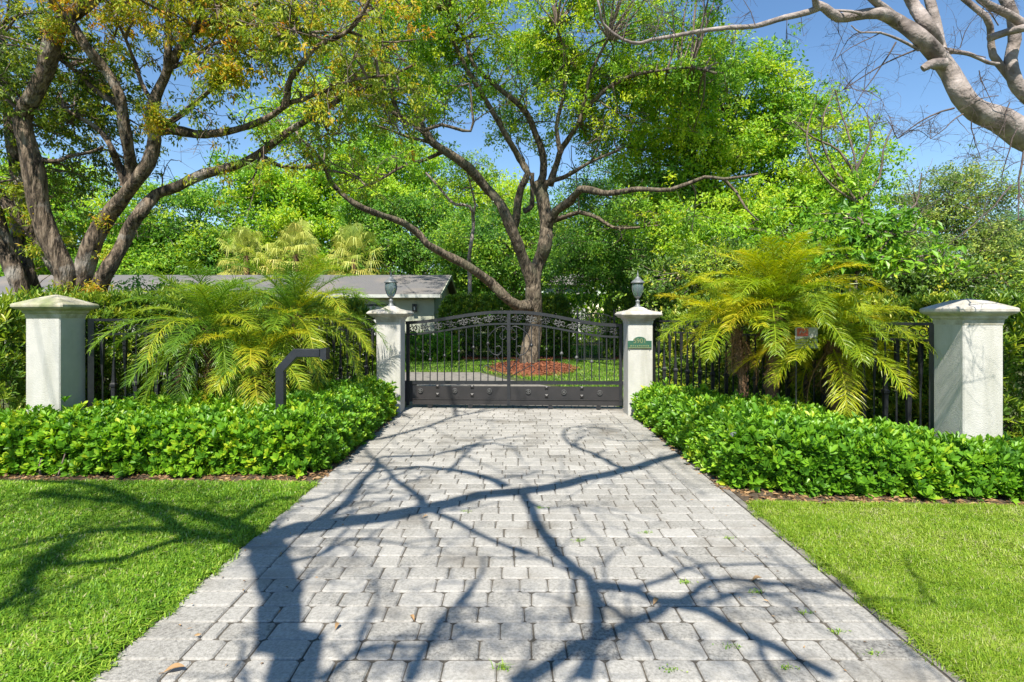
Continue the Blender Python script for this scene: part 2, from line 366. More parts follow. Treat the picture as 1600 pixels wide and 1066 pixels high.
def hedge(name, label, cat, poly, h, n_top, n_side, leaf, k, m, r=.3, lumpy=.07, tone=(.25, .8), tuck=.12, kind=6, up=.5, open_=(.5, 1.15), stem_n=60, hfun=None, group=None, inner=.5, z0=.03, sprigs=0):
    c = A(poly, float).mean(0); root = thing(name, label, cat, (c[0], c[1], 0), group)
    lf = MB(); st = MB()
    q = sample_poly(poly, n_top); d, nr = edge_dist(q, poly)
    e = np.clip(d/r, 0, 1); hh = h if hfun is None else hfun(q)*h
    z = hh*(.42+.58*np.sqrt(np.clip(1-(1-e)**2, 0, 1)))
    p = np.c_[q, z]; p[:, 2] += lump(p, 1.6)*lumpy + rng.normal(0, lumpy*.45, len(p))
    n3 = np.c_[nr*(1-e)[:, None]*1.1, np.full(len(p), .9)]
    pp = A(poly, float); seg = np.roll(pp, -1, 0)-pp; ln = np.linalg.norm(seg, axis=1)
    i = rng.choice(len(pp), n_side, p=ln/ln.sum()); t = rng.uniform(0, 1, n_side)[:, None]
    b = pp[i]+seg[i]*t; area = np.sum(pp[:, 0]*np.roll(pp[:, 1], -1)-np.roll(pp[:, 0], -1)*pp[:, 1])
    sg = 1 if area > 0 else -1; on = np.c_[seg[i][:, 1], -seg[i][:, 0]]*sg/ln[i][:, None]
    zs = R(z0, 1, n_side); hb = h if hfun is None else hfun(b)*h
    s3 = np.c_[b, zs*hb*.92]
    bulge = lump(s3, 2.0, 1.)*lumpy + rng.normal(0, lumpy*.5, n_side) - r*.55*np.clip((zs-.55)/.45, 0, 1)**2 + .02
    s3[:, :2] += on*bulge[:, None]
    nn = np.c_[on, .25+.7*zs]
    P3 = np.r_[p, s3]; N3 = unit(np.r_[n3, nn])
    P3 = P3 + N3*np.where(rng.random(len(P3)) < .10, R(.03, .13, len(P3)), 0)[:, None]*min(1, h*1.6)
    ni = int(len(P3)*inner); j = rng.integers(0, len(P3), ni)
    Pi = P3[j]-N3[j]*R(tuck*.5, tuck*2.2, ni)[:, None]; Pi[:, 2] = np.maximum(Pi[:, 2], .03)
    P3 = np.r_[P3, Pi]; N3 = np.r_[N3, N3[j]]
    big = lump(P3, .9, 3.)*.17 + lump(P3, 3.1, 5.)*.12; gsz = 1+.22*lump(P3, 2.3, 7.)
    keep = (lump(P3, 3.7, 2.)+rng.normal(0, .45, len(P3))) > -.95; P3 = P3[keep]; N3 = N3[keep]; big = big[keep]; gsz = gsz[keep]
    base_t = np.clip(R(*tone, len(P3))+big, 0, 1)
    nsh = unit(N3+rng.normal(0, .35, N3.shape)+A([0, 0, up]))
    ref = unit(rng.normal(0, 1, nsh.shape)); u = unit(np.cross(nsh, ref)); w = np.cross(nsh, u)
    for a in range(k):
        th = a*2.39996+rng.uniform(-.35, .35, len(P3)); inc = rng.uniform(*open_, len(P3))*(.55+.45*(a/k)) if k > 1 else rng.uniform(*open_, len(P3))
        rad = np.cos(th)[:, None]*u+np.sin(th)[:, None]*w
        ax = nsh*np.cos(inc)[:, None]+rad*np.sin(inc)[:, None]; nm = nsh*np.sin(inc)[:, None]-rad*np.cos(inc)[:, None]
        sc = R(.6, 1.15, len(P3))*gsz; L = leaf[0]*sc
        pos = P3-nsh*(leaf[0]*.45*a/k)
        leaves(lf, pos+ax*.004, ax, nm, L, leaf[1]*sc, np.clip(base_t+rng.normal(0, .1, len(P3))-.12*a/k+.05, 0, 1), kind)
    for a in range(stem_n):
        j = rng.integers(0, n_top); t0 = A([p[j, 0]+rng.normal(0, .06), p[j, 1]+rng.normal(0, .06), 0.])
        st.tube(catmull([t0, (t0+p[j])/2+rng.normal(0, .03, 3), p[j]-A([0, 0, .03])], .15), R(.006, .012), 4)
    lf.build('foliage', m, root); st.build('stems', M_twig, root)
    return root

def frond_geo(c, az, el, L, droop, mt, tonebase, ln=.30, wd=.0078, pairs=92, start=.12):
    """one feather frond: arching stalk and two rows of narrow leaflets"""
    mb = MB(); k = 16; pts = [A(c, float)]; e = el
    for i in range(k):
        d = A([math.cos(az)*math.cos(e), math.sin(az)*math.cos(e), math.sin(e)])
        pts.append(pts[-1]+d*L/k); e -= droop/k*(.5+1.3*i/k); az += rng.normal(0, .012)
    pts = A(pts); mb.tube(pts, np.linspace(.013, .0035, len(pts)), 5, tone=min(1, tonebase+.15))
    s = np.linspace(start, .995, pairs); f = s*(len(pts)-1); i0 = np.minimum(f.astype(int), len(pts)-2); fr = (f-i0)[:, None]
    b = pts[i0]*(1-fr)+pts[i0+1]*fr; tg = unit(pts[i0+1]-pts[i0])
    side = unit(np.cross(tg, A([0, 0, 1.]))); up = unit(np.cross(side, tg))
    prof = ln*np.clip(np.sin(np.pi*(.12+.80*s))**.7, .25, 1)
    for sg in (-1, 1):
        n = pairs; fw = R(.45, 1.0, n)[:, None]; keep_ = rng.random(n) < .93
        d0 = unit(side*sg*(1-.25*fw)+tg*fw+up*R(.05, .45, n)[:, None]+rng.normal(0, .12, (n, 3)))
        Lf = (prof*R(.7, 1.15, n)*np.where(keep_, 1, .45))[:, None]
        d1 = unit(d0-A([0, 0, 1.])*R(.12, .5, n)[:, None]); d2 = unit(d1-A([0, 0, 1.])*R(.15, .7, n)[:, None])
        p0 = b; p1 = p0+d0*Lf*.4; p2 = p1+d1*Lf*.33; p3 = p2+d2*Lf*.27
        wv = unit(np.cross(d0, up+rng.normal(0, .25, (n, 3))))*wd/2
        V = np.stack([p0-wv*.6, p0+wv*.6, p1-wv, p1+wv, p2-wv*.8, p2+wv*.8, p3-wv*.1, p3+wv*.1], 1)
        bb = (np.arange(n)*8)[:, None]
        fa = np.stack([bb+A([0, 1, 3, 2]), bb+A([2, 3, 5, 4]), bb+A([4, 5, 7, 6])], 1).reshape(-1, 4)
        tn = np.clip(tonebase+rng.normal(0, .13, n)+.25*(s-.5)*(rng.random() < .4), 0, 1)
        mb.add(V.reshape(-1, 3), fa, np.repeat(tn, 3))
    return mb
def palm(label, base, top, rad, fronds, L, mt, tone=(.25, .75), dead=0, els=(-.25, 1.35), group=None, azs=None, droop=(1.1, 1.9)):
    root = thing('date_palm', label, 'palm', base, group)
    base = A(base, float); top = A(top, float)
    mid = (base+top)/2+rng.normal(0, .04, 3)
    c = catmull([base, mid, top], .05); k = len(c); mb = MB()
    rr = rad*(1+.25*np.linspace(1, 0, k)**3)*(1+.16*np.sin(np.arange(k)*2.2)); rr[-4:] *= 1.25
    mb.tube(c, rr, 10, rough=.12)
    for i in range(90):                                   # old leaf bases
        j = rng.integers(1, k); a = R(0, 6.28); o = A([math.cos(a), math.sin(a), 0])
        p = c[j]+o*rr[j]*.85; mb.tube(A([p, p+o*.03+A([0, 0, .035]), p+o*.035+A([0, 0, .075])]), A([.014, .011, .004]), 4)
    mb.build('trunk', M_palmtrunk, root)
    for i in range(fronds):
        f = i/max(1, fronds-1); el = els[1]+(els[0]-els[1])*f+rng.normal(0, .08)
        az = i*2.39996+rng.normal(0, .15)
        t = np.clip(R(*tone)+.12*(f-.5), 0, 1)
        frond_geo(top+rng.normal(0, .03, 3), az, el, L*R(.85, 1.12)*(1-.25*(1-f)**2), R(*droop), mt, t).build('frond', mt, root)
    for i in range(dead):
        frond_geo(top-A([0, 0, .06]), R(0, 6.28), R(-1.1, -.7), L*R(.5, .75), .7, L_dead, R(.3, .8), ln=.2, pairs=30).build('dead_frond', L_dead, root)
    return root

def fan_palm(label, px, py, Y, size, n=58):
    top = P(px, py, Y); base = A([top[0], Y, 0]); root = thing('fan_palm', label, 'palm', base, 'fan palms behind the house')
    tr = MB(); c = catmull([base, (base+top)/2, top], .3); tr.tube(c, .16, 8, rough=.08); tr.build('trunk', M_palmtrunk, root)
    lf = MB()
    for i in range(n):
        f = i/n; el = 1.5-2.3*f+rng.normal(0, .12); az = i*2.39996+rng.normal(0, .2)
        d = A([math.cos(az)*math.cos(el), math.sin(az)*math.cos(el), math.sin(el)]); pl = size*R(.4, .85)
        h = top+d*pl-A([0, 0, .25*pl*(1-d[2])])
        lf.tube(A([top, top+d*pl*.55, h]), .014, 4, tone=.4)
        s = unit(np.cross(d, A([0, 0, 1.])+rng.normal(0, .15, 3))); u = np.cross(s, d); kk = 22; t0 = np.clip(.42+.5*f+rng.normal(0, .15), 0, 1)
        an = np.linspace(-2.0, 2.0, kk); rl = size*R(.36, .5)*(1-.25*np.abs(an)/2)
        rd = np.cos(an)[:, None]*d+np.sin(an)[:, None]*s
        p1 = h+rd*(rl*.55)[:, None]+u*.04; p2 = h+rd*rl[:, None]-A([0, 0, 1.])*(rl*R(.1, .95, kk))[:, None]
        wv = (np.cos(an)[:, None]*s-np.sin(an)[:, None]*d)*(rl*.034)[:, None]
        V = np.stack([np.broadcast_to(h, (kk, 3)), p1-wv, p2, p1+wv], 1)
        lf.add(V.reshape(-1, 3), np.arange(kk*4).reshape(kk, 4), np.clip(t0+rng.normal(0, .1, kk), 0, 1))
    lf.build('crown', L_fan, root)

def blades(mb, q, h, w, tone, lean=.6, z=0.):
    n = len(q); az = R(0, 6.283, n); d = np.c_[np.cos(az), np.sin(az), np.zeros(n)]; s = np.c_[-np.sin(az), np.cos(az), np.zeros(n)]
    hh = (h*R(.5, 1.25, n))[:, None]; ww = (w*R(.7, 1.2, n))[:, None]/2; l = R(.05, lean, n)[:, None]
    b = np.c_[q, np.full(n, z)]; up = A([0, 0, 1.])
    m = b+up*hh*.6+d*hh*l*.4; t = b+up*hh*(1-.35*l)+d*hh*l*1.15
    V = np.stack([b-s*ww, b+s*ww, m-s*ww*.85, m+s*ww*.85, t], 1); bb = (np.arange(n)*5)[:, None]
    # two faces: a quad and a (degenerate-free) tip triangle
    k0 = mb.n
    mb.add(V.reshape(-1, 3), (bb+A([0, 1, 3, 2])), tone)
    mb.loops.append((bb+A([2, 3, 4])+k0).ravel()); mb.sizes.append(np.full(n, 3)); mb.tone.append(np.broadcast_to(tone, n)); mb.smooth.append(np.full(n, False))

def struct(o):
    o['kind'] = 'structure'; return o
def stuff(o, label):
    o['kind'] = 'stuff'; o['label'] = label; return o
# ------------------------------------------------------------------ ground, driveway, lawns
g = MB(); g.add([[-300,-60,0],[300,-60,0],[300,500,0],[-300,500,0]], [[0,1,2,3]]); struct(g.build('ground', M_soil))
# driveway: one stone per cell, rows across, a border course each side
jb = MB(); jb.prism([(-2.06,-1.5),(2.15,-1.5),(2.15,10.75),(-2.06,10.75)], -.004, .004); struct(jb.build('driveway_joint_sand', M_joint))
pv = MB()
def paver(x0, x1, y0, y1, z, tone, cut=.017, bev=.009):
    cx = [(x0+cut,y0),(x1-cut,y0),(x1,y0+cut),(x1,y1-cut),(x1-cut,y1),(x0+cut,y1),(x0,y1-cut),(x0,y0+cut)]
    o = A(cx); c = o.mean(0); i = c+(o-c)*(1-2*bev/A([x1-x0, y1-y0]))
    o = o+rng.normal(0, .0018, o.shape)
    tl = rng.normal(0, .004, 2)
    ht = lambda q, zz: np.c_[q, zz+(q-c)@tl]
    V = np.r_[np.c_[o, np.full(8, .002)], ht(o, z-.009), ht(i, z)]
    f = [[a, (a+1) % 8, 8+(a+1) % 8, 8+a] for a in range(8)]+[[8+a, 8+(a+1) % 8, 16+(a+1) % 8, 16+a] for a in range(8)]
    k = pv.n; pv.add(V, f, tone); 
    pv.loops.append(np.arange(16, 24)+k); pv.sizes.append(A([8])); pv.tone.append(A([float(tone)])); pv.smooth.append(A([False]))
y = -1.0; row = 0; jt = .0065
while y < 10.7:
    dy = .175; z = .0135
    for (xa, xb) in ((-2.02, -1.68), (1.77, 2.10)):
        paver(xa+rng.normal(0, .004), xb-jt, y, y+dy-jt, z+R(-.0015, .0015), np.clip(.5+rng.normal(0, .17), 0, 1), cut=.006)
    x = -1.68-R(0, .1)
    while x < 1.77:
        w = rng.choice([.27, .18], p=[.55, .45]); xa = max(x, -1.68); xb = min(x+w, 1.77)
        if 1.77-xb < .07: xb = 1.77
        if xb-xa > .05: paver(xa, xb-jt, y, y+dy-jt, z+R(-.003, .003), np.clip(.55+rng.normal(0, .2), 0, 1))
        x = xb if xb > x else x+w
    y += dy; row += 1
struct(pv.build('driveway', M_paver))
ed = MB()
for (xa, xb) in ((2.103, 2.165),): ed.prism([(xa,-1.4),(xb,-1.4),(xb,9.7),(xa,9.7)], .0, .013)
struct(ed.build('driveway_edging', M_edge))
ip = MB(); ip.prism([(-2.0,10.76),(2.0,10.76),(1.4,13.2),(-.2,15.4),(-1.0,17.2),(-11,17.3),(-11,15.2),(-2.6,14.4)], .0, .012); struct(ip.build('inner_driveway', M_edge))
eb = MB(); eb.prism([(-2.1,5.85),(-2.1,9.9),(-2.6,10.1),(-6.2,7.3),(-9,7.3),(-9,5.85)], 0, .008); eb.prism([(2.18,5.2),(9,5.0),(9,6.6),(5.2,6.6),(2.6,10.0),(2.18,9.8)], 0, .008); struct(eb.build('planting_bed', M_earth))

def litter(mb, q, z, s, tone):
    n = len(q); p = np.c_[q, z+R(0, .012, n)]; leaves(mb, p, unit(np.c_[rng.normal(0, 1, (n, 2)), rng.normal(0, .12, n)]), unit(rng.normal(0, .35, (n, 3))+A([0, 0, 1.])), s*R(.5, 1.3, n), s*.4*R(.6, 1.2, n), tone)
lt = MB(); q = np.r_[sample_poly([(-9,5.7),(-2.15,5.82),(-2.12,6.3),(-9,6.35)], 2600), sample_poly([(2.2,5.1),(9,4.85),(9,5.5),(2.2,5.75)], 2600), sample_poly([(-2.13,6),(-2.0,6),(-2.0,9.9),(-2.13,9.9)], 350), sample_poly([(2.08,5.6),(2.2,5.6),(2.2,9.7),(2.08,9.7)], 350)]
litter(lt, q, .012, .07, R(0, 1, len(q))); t_ = R(2.2, 9.8, 150); q = np.c_[np.where(rng.random(150) < .5, -2.0+np.abs(rng.normal(0, .35, 150)), 2.05-np.abs(rng.normal(0, .35, 150))), t_]; litter(lt, q, .02, .03, R(0, 1, 150)); stuff(lt.build('leaf_litter', L_dead), 'dry brown leaf litter along the foot of the two low hedges')

def turf(name, poly, parts, label, m, tl=(.15, .75), lean=1.25, edge=()):
    mb = MB()
    for n, h, w, pl in parts:
        q = sample_poly(pl, n); t = R(*tl, n)+.16*lump(np.c_[q, np.zeros(n)], 1.3)+.14*lump(np.c_[q, np.zeros(n)], 4.3, 1.)+.12*lump(np.c_[q, np.zeros(n)], 11., 4.)+(rng.random(n) < .09)*.45
        blades(mb, q, h*(1+.3*lump(np.c_[q, np.zeros(n)], 2.2, 2.)), w, np.clip(t, 0, 1), lean)
    for (xa, ya, xb, yb, n, w) in edge:
        t = R(0, 1, n); q = np.c_[xa+(xb-xa)*t, ya+(yb-ya)*t]+np.c_[rng.normal(0, .028, n)+.02*np.sin(t*40)+.015*np.sin(t*97), rng.normal(0, .02, n)]; blades(mb, q, .05, w, np.clip(R(.1, .9, n), 0, 1), 1.5)
    stuff(mb.build(name, m), label)
LL = [(-2.13,1.6),(-2.13,5.95),(-7.5,5.98),(-7.5,1.6)]
turf('lawn_grass', LL, [(95000, .060, .0115, [(-2.07,2.2),(-2.09,4.2),(-4.8,4.2),(-3.2,2.2)]), (85000, .058, .012, [(-2.08,4.2),(-2.10,5.8),(-6.6,5.85),(-5.0,4.2)]), (110000, .055, .012, [(-2.09,.4),(-2.09,2.25),(-3.15,2.25),(-4.7,4.2),(-6.4,5.85),(-9,5.85),(-6,.4)])],
     'coarse green lawn turf left of the paved driveway', L_grass, edge=((-2.05,2.0,-2.07,5.8,5200,.008),(-2.1,5.82,-6.5,5.88,1500,.008)))
turf('lawn_grass', LL, [(150000, .055, .005, [(2.18,2.2),(2.18,3.8),(4.3,3.8),(2.9,2.2)]), (110000, .055, .006, [(2.18,3.8),(2.2,5.2),(5.6,5.03),(4.3,3.8)]), (150000, .055, .007, [(2.18,.4),(2.18,2.25),(2.82,2.25),(4.2,3.8),(5.45,5.02),(9,4.95),(7,.4)])],
     'fine sunlit green lawn turf right of the paved driveway', L_grassR, (.25, .85), edge=((2.165,2.0,2.18,5.2,4200,.005),(2.2,5.2,6,5.02,1500,.006)))
yard = [(-1.0,17.3),(.4,15.3),(1.5,13.2),(2.3,10.9),(6.5,10.9),(6.5,22.2),(-9,22.2),(-9,17.7)]
turf('lawn_grass', yard, [(60000, .07, .014, yard), (12000, .08, .03, [(1.5,24.5),(5,24.5),(5,32),(1.5,32)])], 'shaded lawn turf in the yard behind the gate', L_grass, (.05, .6))  # lower blade tones put canopy shade into the grass colour

# red mulch: ring round the middle tree, strip along the far hedge, beds behind the fences
mu = MB()
def mound(cx, cy, rx, ry, h):
    rs = np.linspace(0, 1, 8); an = np.linspace(0, 2*math.pi, 41)[:-1]
    V = []
    for r in rs:
        rr = r*(1+.06*np.sin(3*an+1)+.04*np.sin(7*an)); V.append(np.c_[cx+rx*rr*np.cos(an), cy+ry*rr*np.sin(an), np.full(40, .01+h*(1-r**2)**1.2)])
    V = np.vstack(V); i = np.arange(7)[:, None]; j = np.arange(40)[None]; j2 = (j+1) % 40
    mu.add(V, np.stack([i*40+j, (i+1)*40+j, (i+1)*40+j2, i*40+j2], -1).reshape(-1, 4), .5)
    n = 3500; r = np.sqrt(R(0, 1.05, n)); a = R(0, 6.283, n); p = np.c_[cx+rx*r*np.cos(a), cy+ry*r*np.sin(a), .02+h*(1-np.minimum(r, 1)**2)**1.2]
    leaves(mu, p, unit(rng.normal(0, 1, (n, 3))*A([1, 1, .3])), unit(rng.normal(0, .5, (n, 3))+A([0, 0, 1.])), R(.06, .16, n), .035, R(0, 1, n))
mound(.66, 18.7, 1.5, 2.6, .17)
for pl in ([(-6,21.9),(2.3,21.9),(2.3,23.6),(-6,23.6)], [(4.0,21.9),(12,21.9),(12,23.6),(4.0,23.6)], [(-2.7,10.3),(-6.3,7.4),(-12,7.4),(-12,9.6),(-6.6,9.6),(-3,11.6)], [(2.7,10.2),(5.3,6.5),(12,6.5),(12,9),(6.2,9),(3.2,11.4)]):
    mu.prism(pl, .0, .02); n = 2500; q = sample_poly(pl, n)
    leaves(mu, np.c_[q, R(.02, .05, n)], unit(rng.normal(0, 1, (n, 3))*A([1, 1, .3])), unit(rng.normal(0, .5, (n, 3))+A([0, 0, 1.])), R(.06, .15, n), .035, R(0, 1, n))
struct(mu.build('mulch_bed', M_mulch))

# ------------------------------------------------------------------ pillars, lanterns, plaque
def pillar(label, cx, cy, w, top, cap_h, over, mcap, dome, group='white stucco pillars'):
    root = thing('gate_pillar' if dome else 'fence_pillar', label, 'pillar', (cx, cy, 0), group)
    zb = top-cap_h
    s = MB(); nx = 14; nz = 46
    s.lathe((cx, cy, 0), [(w/2, -.05)]+[(w/2, z) for z in np.linspace(.0, zb, nz)], square=True, smooth=False)
    s.build('shaft', M_stucco, root)
    c = MB(); a = w/2
    if dome: pr = [(a+.006, zb-.05), (a+.012, zb), (a+.03, zb+.012), (a+.035, zb+.035), (a+.06, zb+.045), (a+over*.8, zb+.075), (a+over, zb+.10), (a+over*.99, zb+.118), (a+over*.75, zb+.15), (a*.72, zb+.185), (a*.45, top-.012), (a*.34, top)]
    else: pr = [(a+.005, zb-.06), (a+.012, zb-.005), (a+.028, zb+.01), (a+.032, zb+.03), (a+.05, zb+.045), (a+over*.85, zb+.062), (a+over, zb+.082), (a+over, zb+.108), (a+over*.9, zb+.122), (a*.55, zb+.205), (a*.12, top-.004), (.008, top)]
    c.lathe((cx, cy, 0), pr, square=True, smooth=False)
    c.build('cap', mcap, root)
    return root
PL = (-2.195, 10.215); PR = (2.225, 9.965)
pillar('white stucco gate pillar with plain front, left of the iron gate', *PL, .43, 1.915, .235, .145, M_cap, True)
pillar('white stucco gate pillar carrying the green number plaque', *PR, .43, 1.895, .235, .135, M_cap, True)
pillar('outer stucco pillar half in shade, at the left end of the left fence', -5.835, 7.215, .43, 2.015, .24, .11, M_capL, False)
pillar('bright outer stucco pillar in full sun, at the right end of the right fence', 5.025, 6.215, .43, 1.935, .225, .10, M_cap, False)

def lantern(x, y, z, label):
    root = thing('lantern', label, 'lantern', (x, y, z), 'coach lanterns on the gate pillars')
    b = MB(); b.lathe((x, y, z), [(.075, -.01), (.075, .012), (.05, .02), (.048, .03), (.034, .045), (.03, .085), (.04, .10), (.04, .115), (.022, .125), (.018, .15), (.035, .165), (.055, .178), (.058, .19)], 20); b.build('stem', M_pewter, root)
    gl = MB(); gl.lathe((x, y, z), [(.05, .19), (.078, .235), (.098, .30), (.103, .345), (.097, .40), (.085, .43)], 20); gl.build('glass', M_glass, root)
    bb = MB(); bb.lathe((x, y, z), [(.012, .20), (.014, .26), (.03, .30), (.033, .335), (.022, .365), (.004, .38)], 12); bb.build('bulb', M_bulb, root)
    r = MB()
    for i in range(6):
        a = i*math.pi/3+.2; d = A([math.cos(a), math.sin(a), 0])
        r.tube(A([A([x, y, z])+d*q+A([0, 0, h]) for q, h in ((.053, .188), (.081, .235), (.101, .30), (.106, .345), (.100, .40), (.088, .43))]), .005, 5)
    r.build('cage', M_pewter, root)
    t = MB(); t.lathe((x, y, z), [(.118, .425), (.125, .432), (.12, .44), (.085, .475), (.055, .50), (.045, .505), (.04, .525), (.02, .535), (.016, .55), (.022, .56), (.014, .58), (.006, .62), (.002, .66)], 20); t.build('roof', M_pewter, root)
lantern(PL[0], PL[1], 1.915, 'pewter coach lantern on the pillar left of the gate')
lantern(PR[0], PR[1], 1.895, 'pewter coach lantern on the pillar with the green plaque')

def text(body, size, c, m, name, parent, ext=.002, rot=(math.pi/2, 0, 0)):
    cu = bpy.data.curves.new(name, 'FONT'); cu.body = body; cu.size = size; cu.extrude = ext; cu.align_x = 'CENTER'; cu.align_y = 'CENTER'
    t = bpy.data.objects.new(name, cu); col.objects.link(t); dg = bpy.context.evaluated_depsgraph_get()
    me = bpy.data.meshes.new_from_object(t.evaluated_get(dg)); bpy.data.objects.remove(t); bpy.data.curves.remove(cu)
    me.name = name; me.materials.clear(); me.materials.append(m); o = bpy.data.objects.new(name, me); col.objects.link(o)
    o.rotation_euler = rot; o.location = [float(q) for q in (A(c)-ORIGIN[parent.name])]; o.parent = parent; return o
yq = PR[1]-.215; c0 = P(999.3, 538, yq); cx, cz = c0[0], c0[2]
root = thing('house_number_plaque', 'green arched plaque with the number 5901 on the gate pillar', 'plaque', (cx, yq, cz))
w2 = .206; prof = [(-w2, -.075), (w2, -.075), (w2, .06), (.11, .062)]+[(.11*math.cos(a)+0*a, .068+.062*math.sin(a)) for a in np.linspace(.05, math.pi-.05, 15)]+[(-.11, .062), (-w2, .06)]
def plate(mb, prof, y0, y1, s=1., oc=(0, 0)):
    k = len(prof); f = [[cx+a*s, y0, cz+b*s] for a, b in prof]; bk = [[cx+a*s, y1, cz+b*s] for a, b in prof]
    mb.add(f+bk, [[i, i+k, (i+1) % k+k, (i+1) % k] for i in range(k)]); mb.add(f, [list(range(k))])
m_ = MB(); plate(m_, prof, yq-.018, yq); m_.build('plate', M_green, root)
m_ = MB(); m_.box((cx, yq-.021, cz-.062), (w2*1.9, .006, .012)); m_.build('border', M_gold, root)
text('5901', .115, (cx, yq-.02, cz+.055), M_gold, 'number', root)
for i in range(9):                                              # the worn, unreadable second line
    m_ = MB(); xx = cx-.15+i*.037; m_.box((xx, yq-.02, cz-.028+R(-.002, .002)), (R(.016, .026), .004, R(.018, .028))); m_.build('worn_letter', M_gold, root)
for sx in (-.175, .175):
    m_ = MB(); m_.lathe((cx+sx, yq-.011, cz-.10), [(.006, 0), (.008, .012), (.008, .025)], 8); m_.build('foot', M_pewter, root)

# ------------------------------------------------------------------ the sliding gate (behind the pillars)
GN = unit(A([.0762, 1, 0])); GT = unit(A([1, -.0762, 0]))
def GY(px): return 10.46/(1+.0762*(px-800)/F)
def GP(px, py, off=0.): return P(px, py, GY(px))+GN*off
def sm(t): t = np.clip(t, 0, 1); return t*t*(3-2*t)
def gtop(px): return 485.5+sm((abs(px-795)-12)/(150 if px < 795 else 158))*(16.5 if px < 795 else 20.5)
gate = thing('driveway_gate', 'wide black iron driveway gate with arched scroll band and solid kick panel', 'gate', GP(795, 637.5)*A([1, 1, 0]))
xs = np.linspace(634, 972, 60)
m_ = MB(); m_.sweep([GP(x, gtop(x)+2.4) for x in xs], .058, .05, GN); m_.build('top_rail', M_iron, gate)
m_ = MB(); m_.sweep([GP(x, gtop(x)+20.6) for x in xs], .034, .04, GN); m_.build('band_rail', M_iron, gate)
for x, w in ((795, .062), (637.5, .06), (970, .06)):
    m_ = MB(); m_.bar(GP(x, gtop(x)+.5), GP(x, 633), w, .055, GN); m_.build('stile', M_iron, gate)
m_ = MB(); m_.bar(GP(612, 597.5), GP(985, 598.5), .062, .06, GN)
m_.build('middle_rail', M_iron, gate)
m_ = MB(); m_.bar(GP(650, 614), GP(972, 615.5), .26, .02, GN); m_.build('kick_panel', M_panel, gate)
m_ = MB(); m_.bar(GP(612, 612), GP(651, 612), .37, .03, GN); m_.build('tail_panel', M_iron, gate)
m_ = MB(); m_.bar(GP(645, 628), GP(972, 630.5), .085, .05, GN); m_.bar(GP(645, 623.2), GP(972, 625), .016, .066, GN); m_.build('bottom_rail', M_panel, gate)
for x in (672, 735, 860, 935):
    m_ = MB(); m_.lathe(GP(x, 0)*A([1, 1, 0])+A([0, 0, .055]), [(.045, -.02), (.045, .02)], 14, ax=[GT, [0, 0, 1], GN]); m_.build('wheel', M_iron, gate)
xp = np.r_[649.5+11.3*np.arange(0, 13), 807+11.75*np.arange(0, 14)]
for i, x in enumerate(xp):
    if abs(x-795) < 8: continue
    m_ = MB(); m_.bar(GP(x, gtop(x)+21), GP(x, 595), .017, .017, GN); pk = m_.build('picket', M_iron, gate)
    j = i if x < 795 else None
    d = abs(x-795)/11.5
    kk = round(d)
    if kk in (3, 7, 9, 11) or (kk == 5):
        yy = 430/5.92+470 if False else 538+ (505-538+50)*0 + (kk-3)*4.2 - 0
        yy = 543+(kk-5)*3.2 + (0 if x < 795 else 3)
        m_ = MB(); c = GP(x, yy)
        m_.lathe(c, [(.011, -.035), (.024, -.022), (.034, -.004), (.034, .004), (.022, .02), (.011, .035)], 10); m_.build('collar', M_silver if x > 795 and kk > 6 else M_iron, pk)
def scroll(c, size, flip, ph=0., turns=1.5, n=26):
    t = np.linspace(0, 1, n); a = ph+flip*t*turns*2*math.pi; r = size*(1-.86*t**.8)
    return [c+GT*(r_*math.cos(a_))+A([0, 0, r_*math.sin(a_)]) for r_, a_ in zip(r, a)]
xs_ = np.r_[np.linspace(645, 783, 8), np.linspace(808, 961, 8)]
for i, x in enumerate(xs_):
    c = GP(x, gtop(x)+11.6); fl = 1 if i % 2 else -1; m_ = MB()
    m_.tube(scroll(c, .085, fl, 2.2 if fl > 0 else .9), .0075, 5); m_.tube(scroll(c+GT*.085+A([0, 0, -.012*fl]), .055, -fl, -1.0, 1.1), .0065, 5)
    m_.tube(scroll(c-GT*.08+A([0, 0, .02*fl]), .042, fl, 3.6, 1.0), .006, 5)
    for q in range(6):
        a = q*1.047+.3*fl; d = GT*math.cos(a)+A([0, 0, math.sin(a)]); m_.tube(A([c+d*.028, c+d*.06+GN*-.006, c+d*.098]), A([.006, .013, .002]), 5)
    m_.tube(scroll(c, .02, 1, 0, 1., 10), .008, 5)
    m_.build('scroll', M_silver if i in (2, 4, 5, 6, 9, 11, 12, 13) else M_iron, gate)
def cscroll(px0, py0, pts):
    return catmull([GP(px0+a, py0+b, -.02) for a, b in pts], .02)
for sx in (-1, 1):                                              # the lyre-shaped ornament either side of the middle stile
    for pts, r in (([(2,-31),(8,-37),(20,-33),(31,-22),(33,-8),(27,4),(17,8),(11,2),(14,-6),(20,-5)], .010), ([(3,42),(12,36),(24,30),(36,24),(41,31),(35,36)], .009), ([(2,30),(10,20),(17,10),(12,2)], .008), ([(3,-36),(9,-30),(14,-22),(9,-16),(4,-20)], .008)):
        m_ = MB(); m_.tube(cscroll(795, 547, [(sx*a, b) for a, b in pts]), r, 6); m_.build('ornament', M_iron, gate)
for x, y_ in ((657.5, 610), (711, 610.3), (765, 610.8), (825.6, 611.8), (881, 612.6), (937, 613.6)):
    m_ = MB(); c = GP(x, y_, -.03); a = np.linspace(0, 2*math.pi, 22)
    m_.tube(A([c+GT*(.042*math.cos(q))+A([0, 0, .042*math.sin(q)]) for q in a]), .0065, 6)
    for q in range(5):
        b_ = q*1.2566; d = GT*math.cos(b_)+A([0, 0, math.sin(b_)]); m_.tube(A([c+d*.006, c+d*.018-GN*.006, c+d*.03]), A([.006, .011, .004]), 6)
    m_.build('rosette', M_silver, gate)
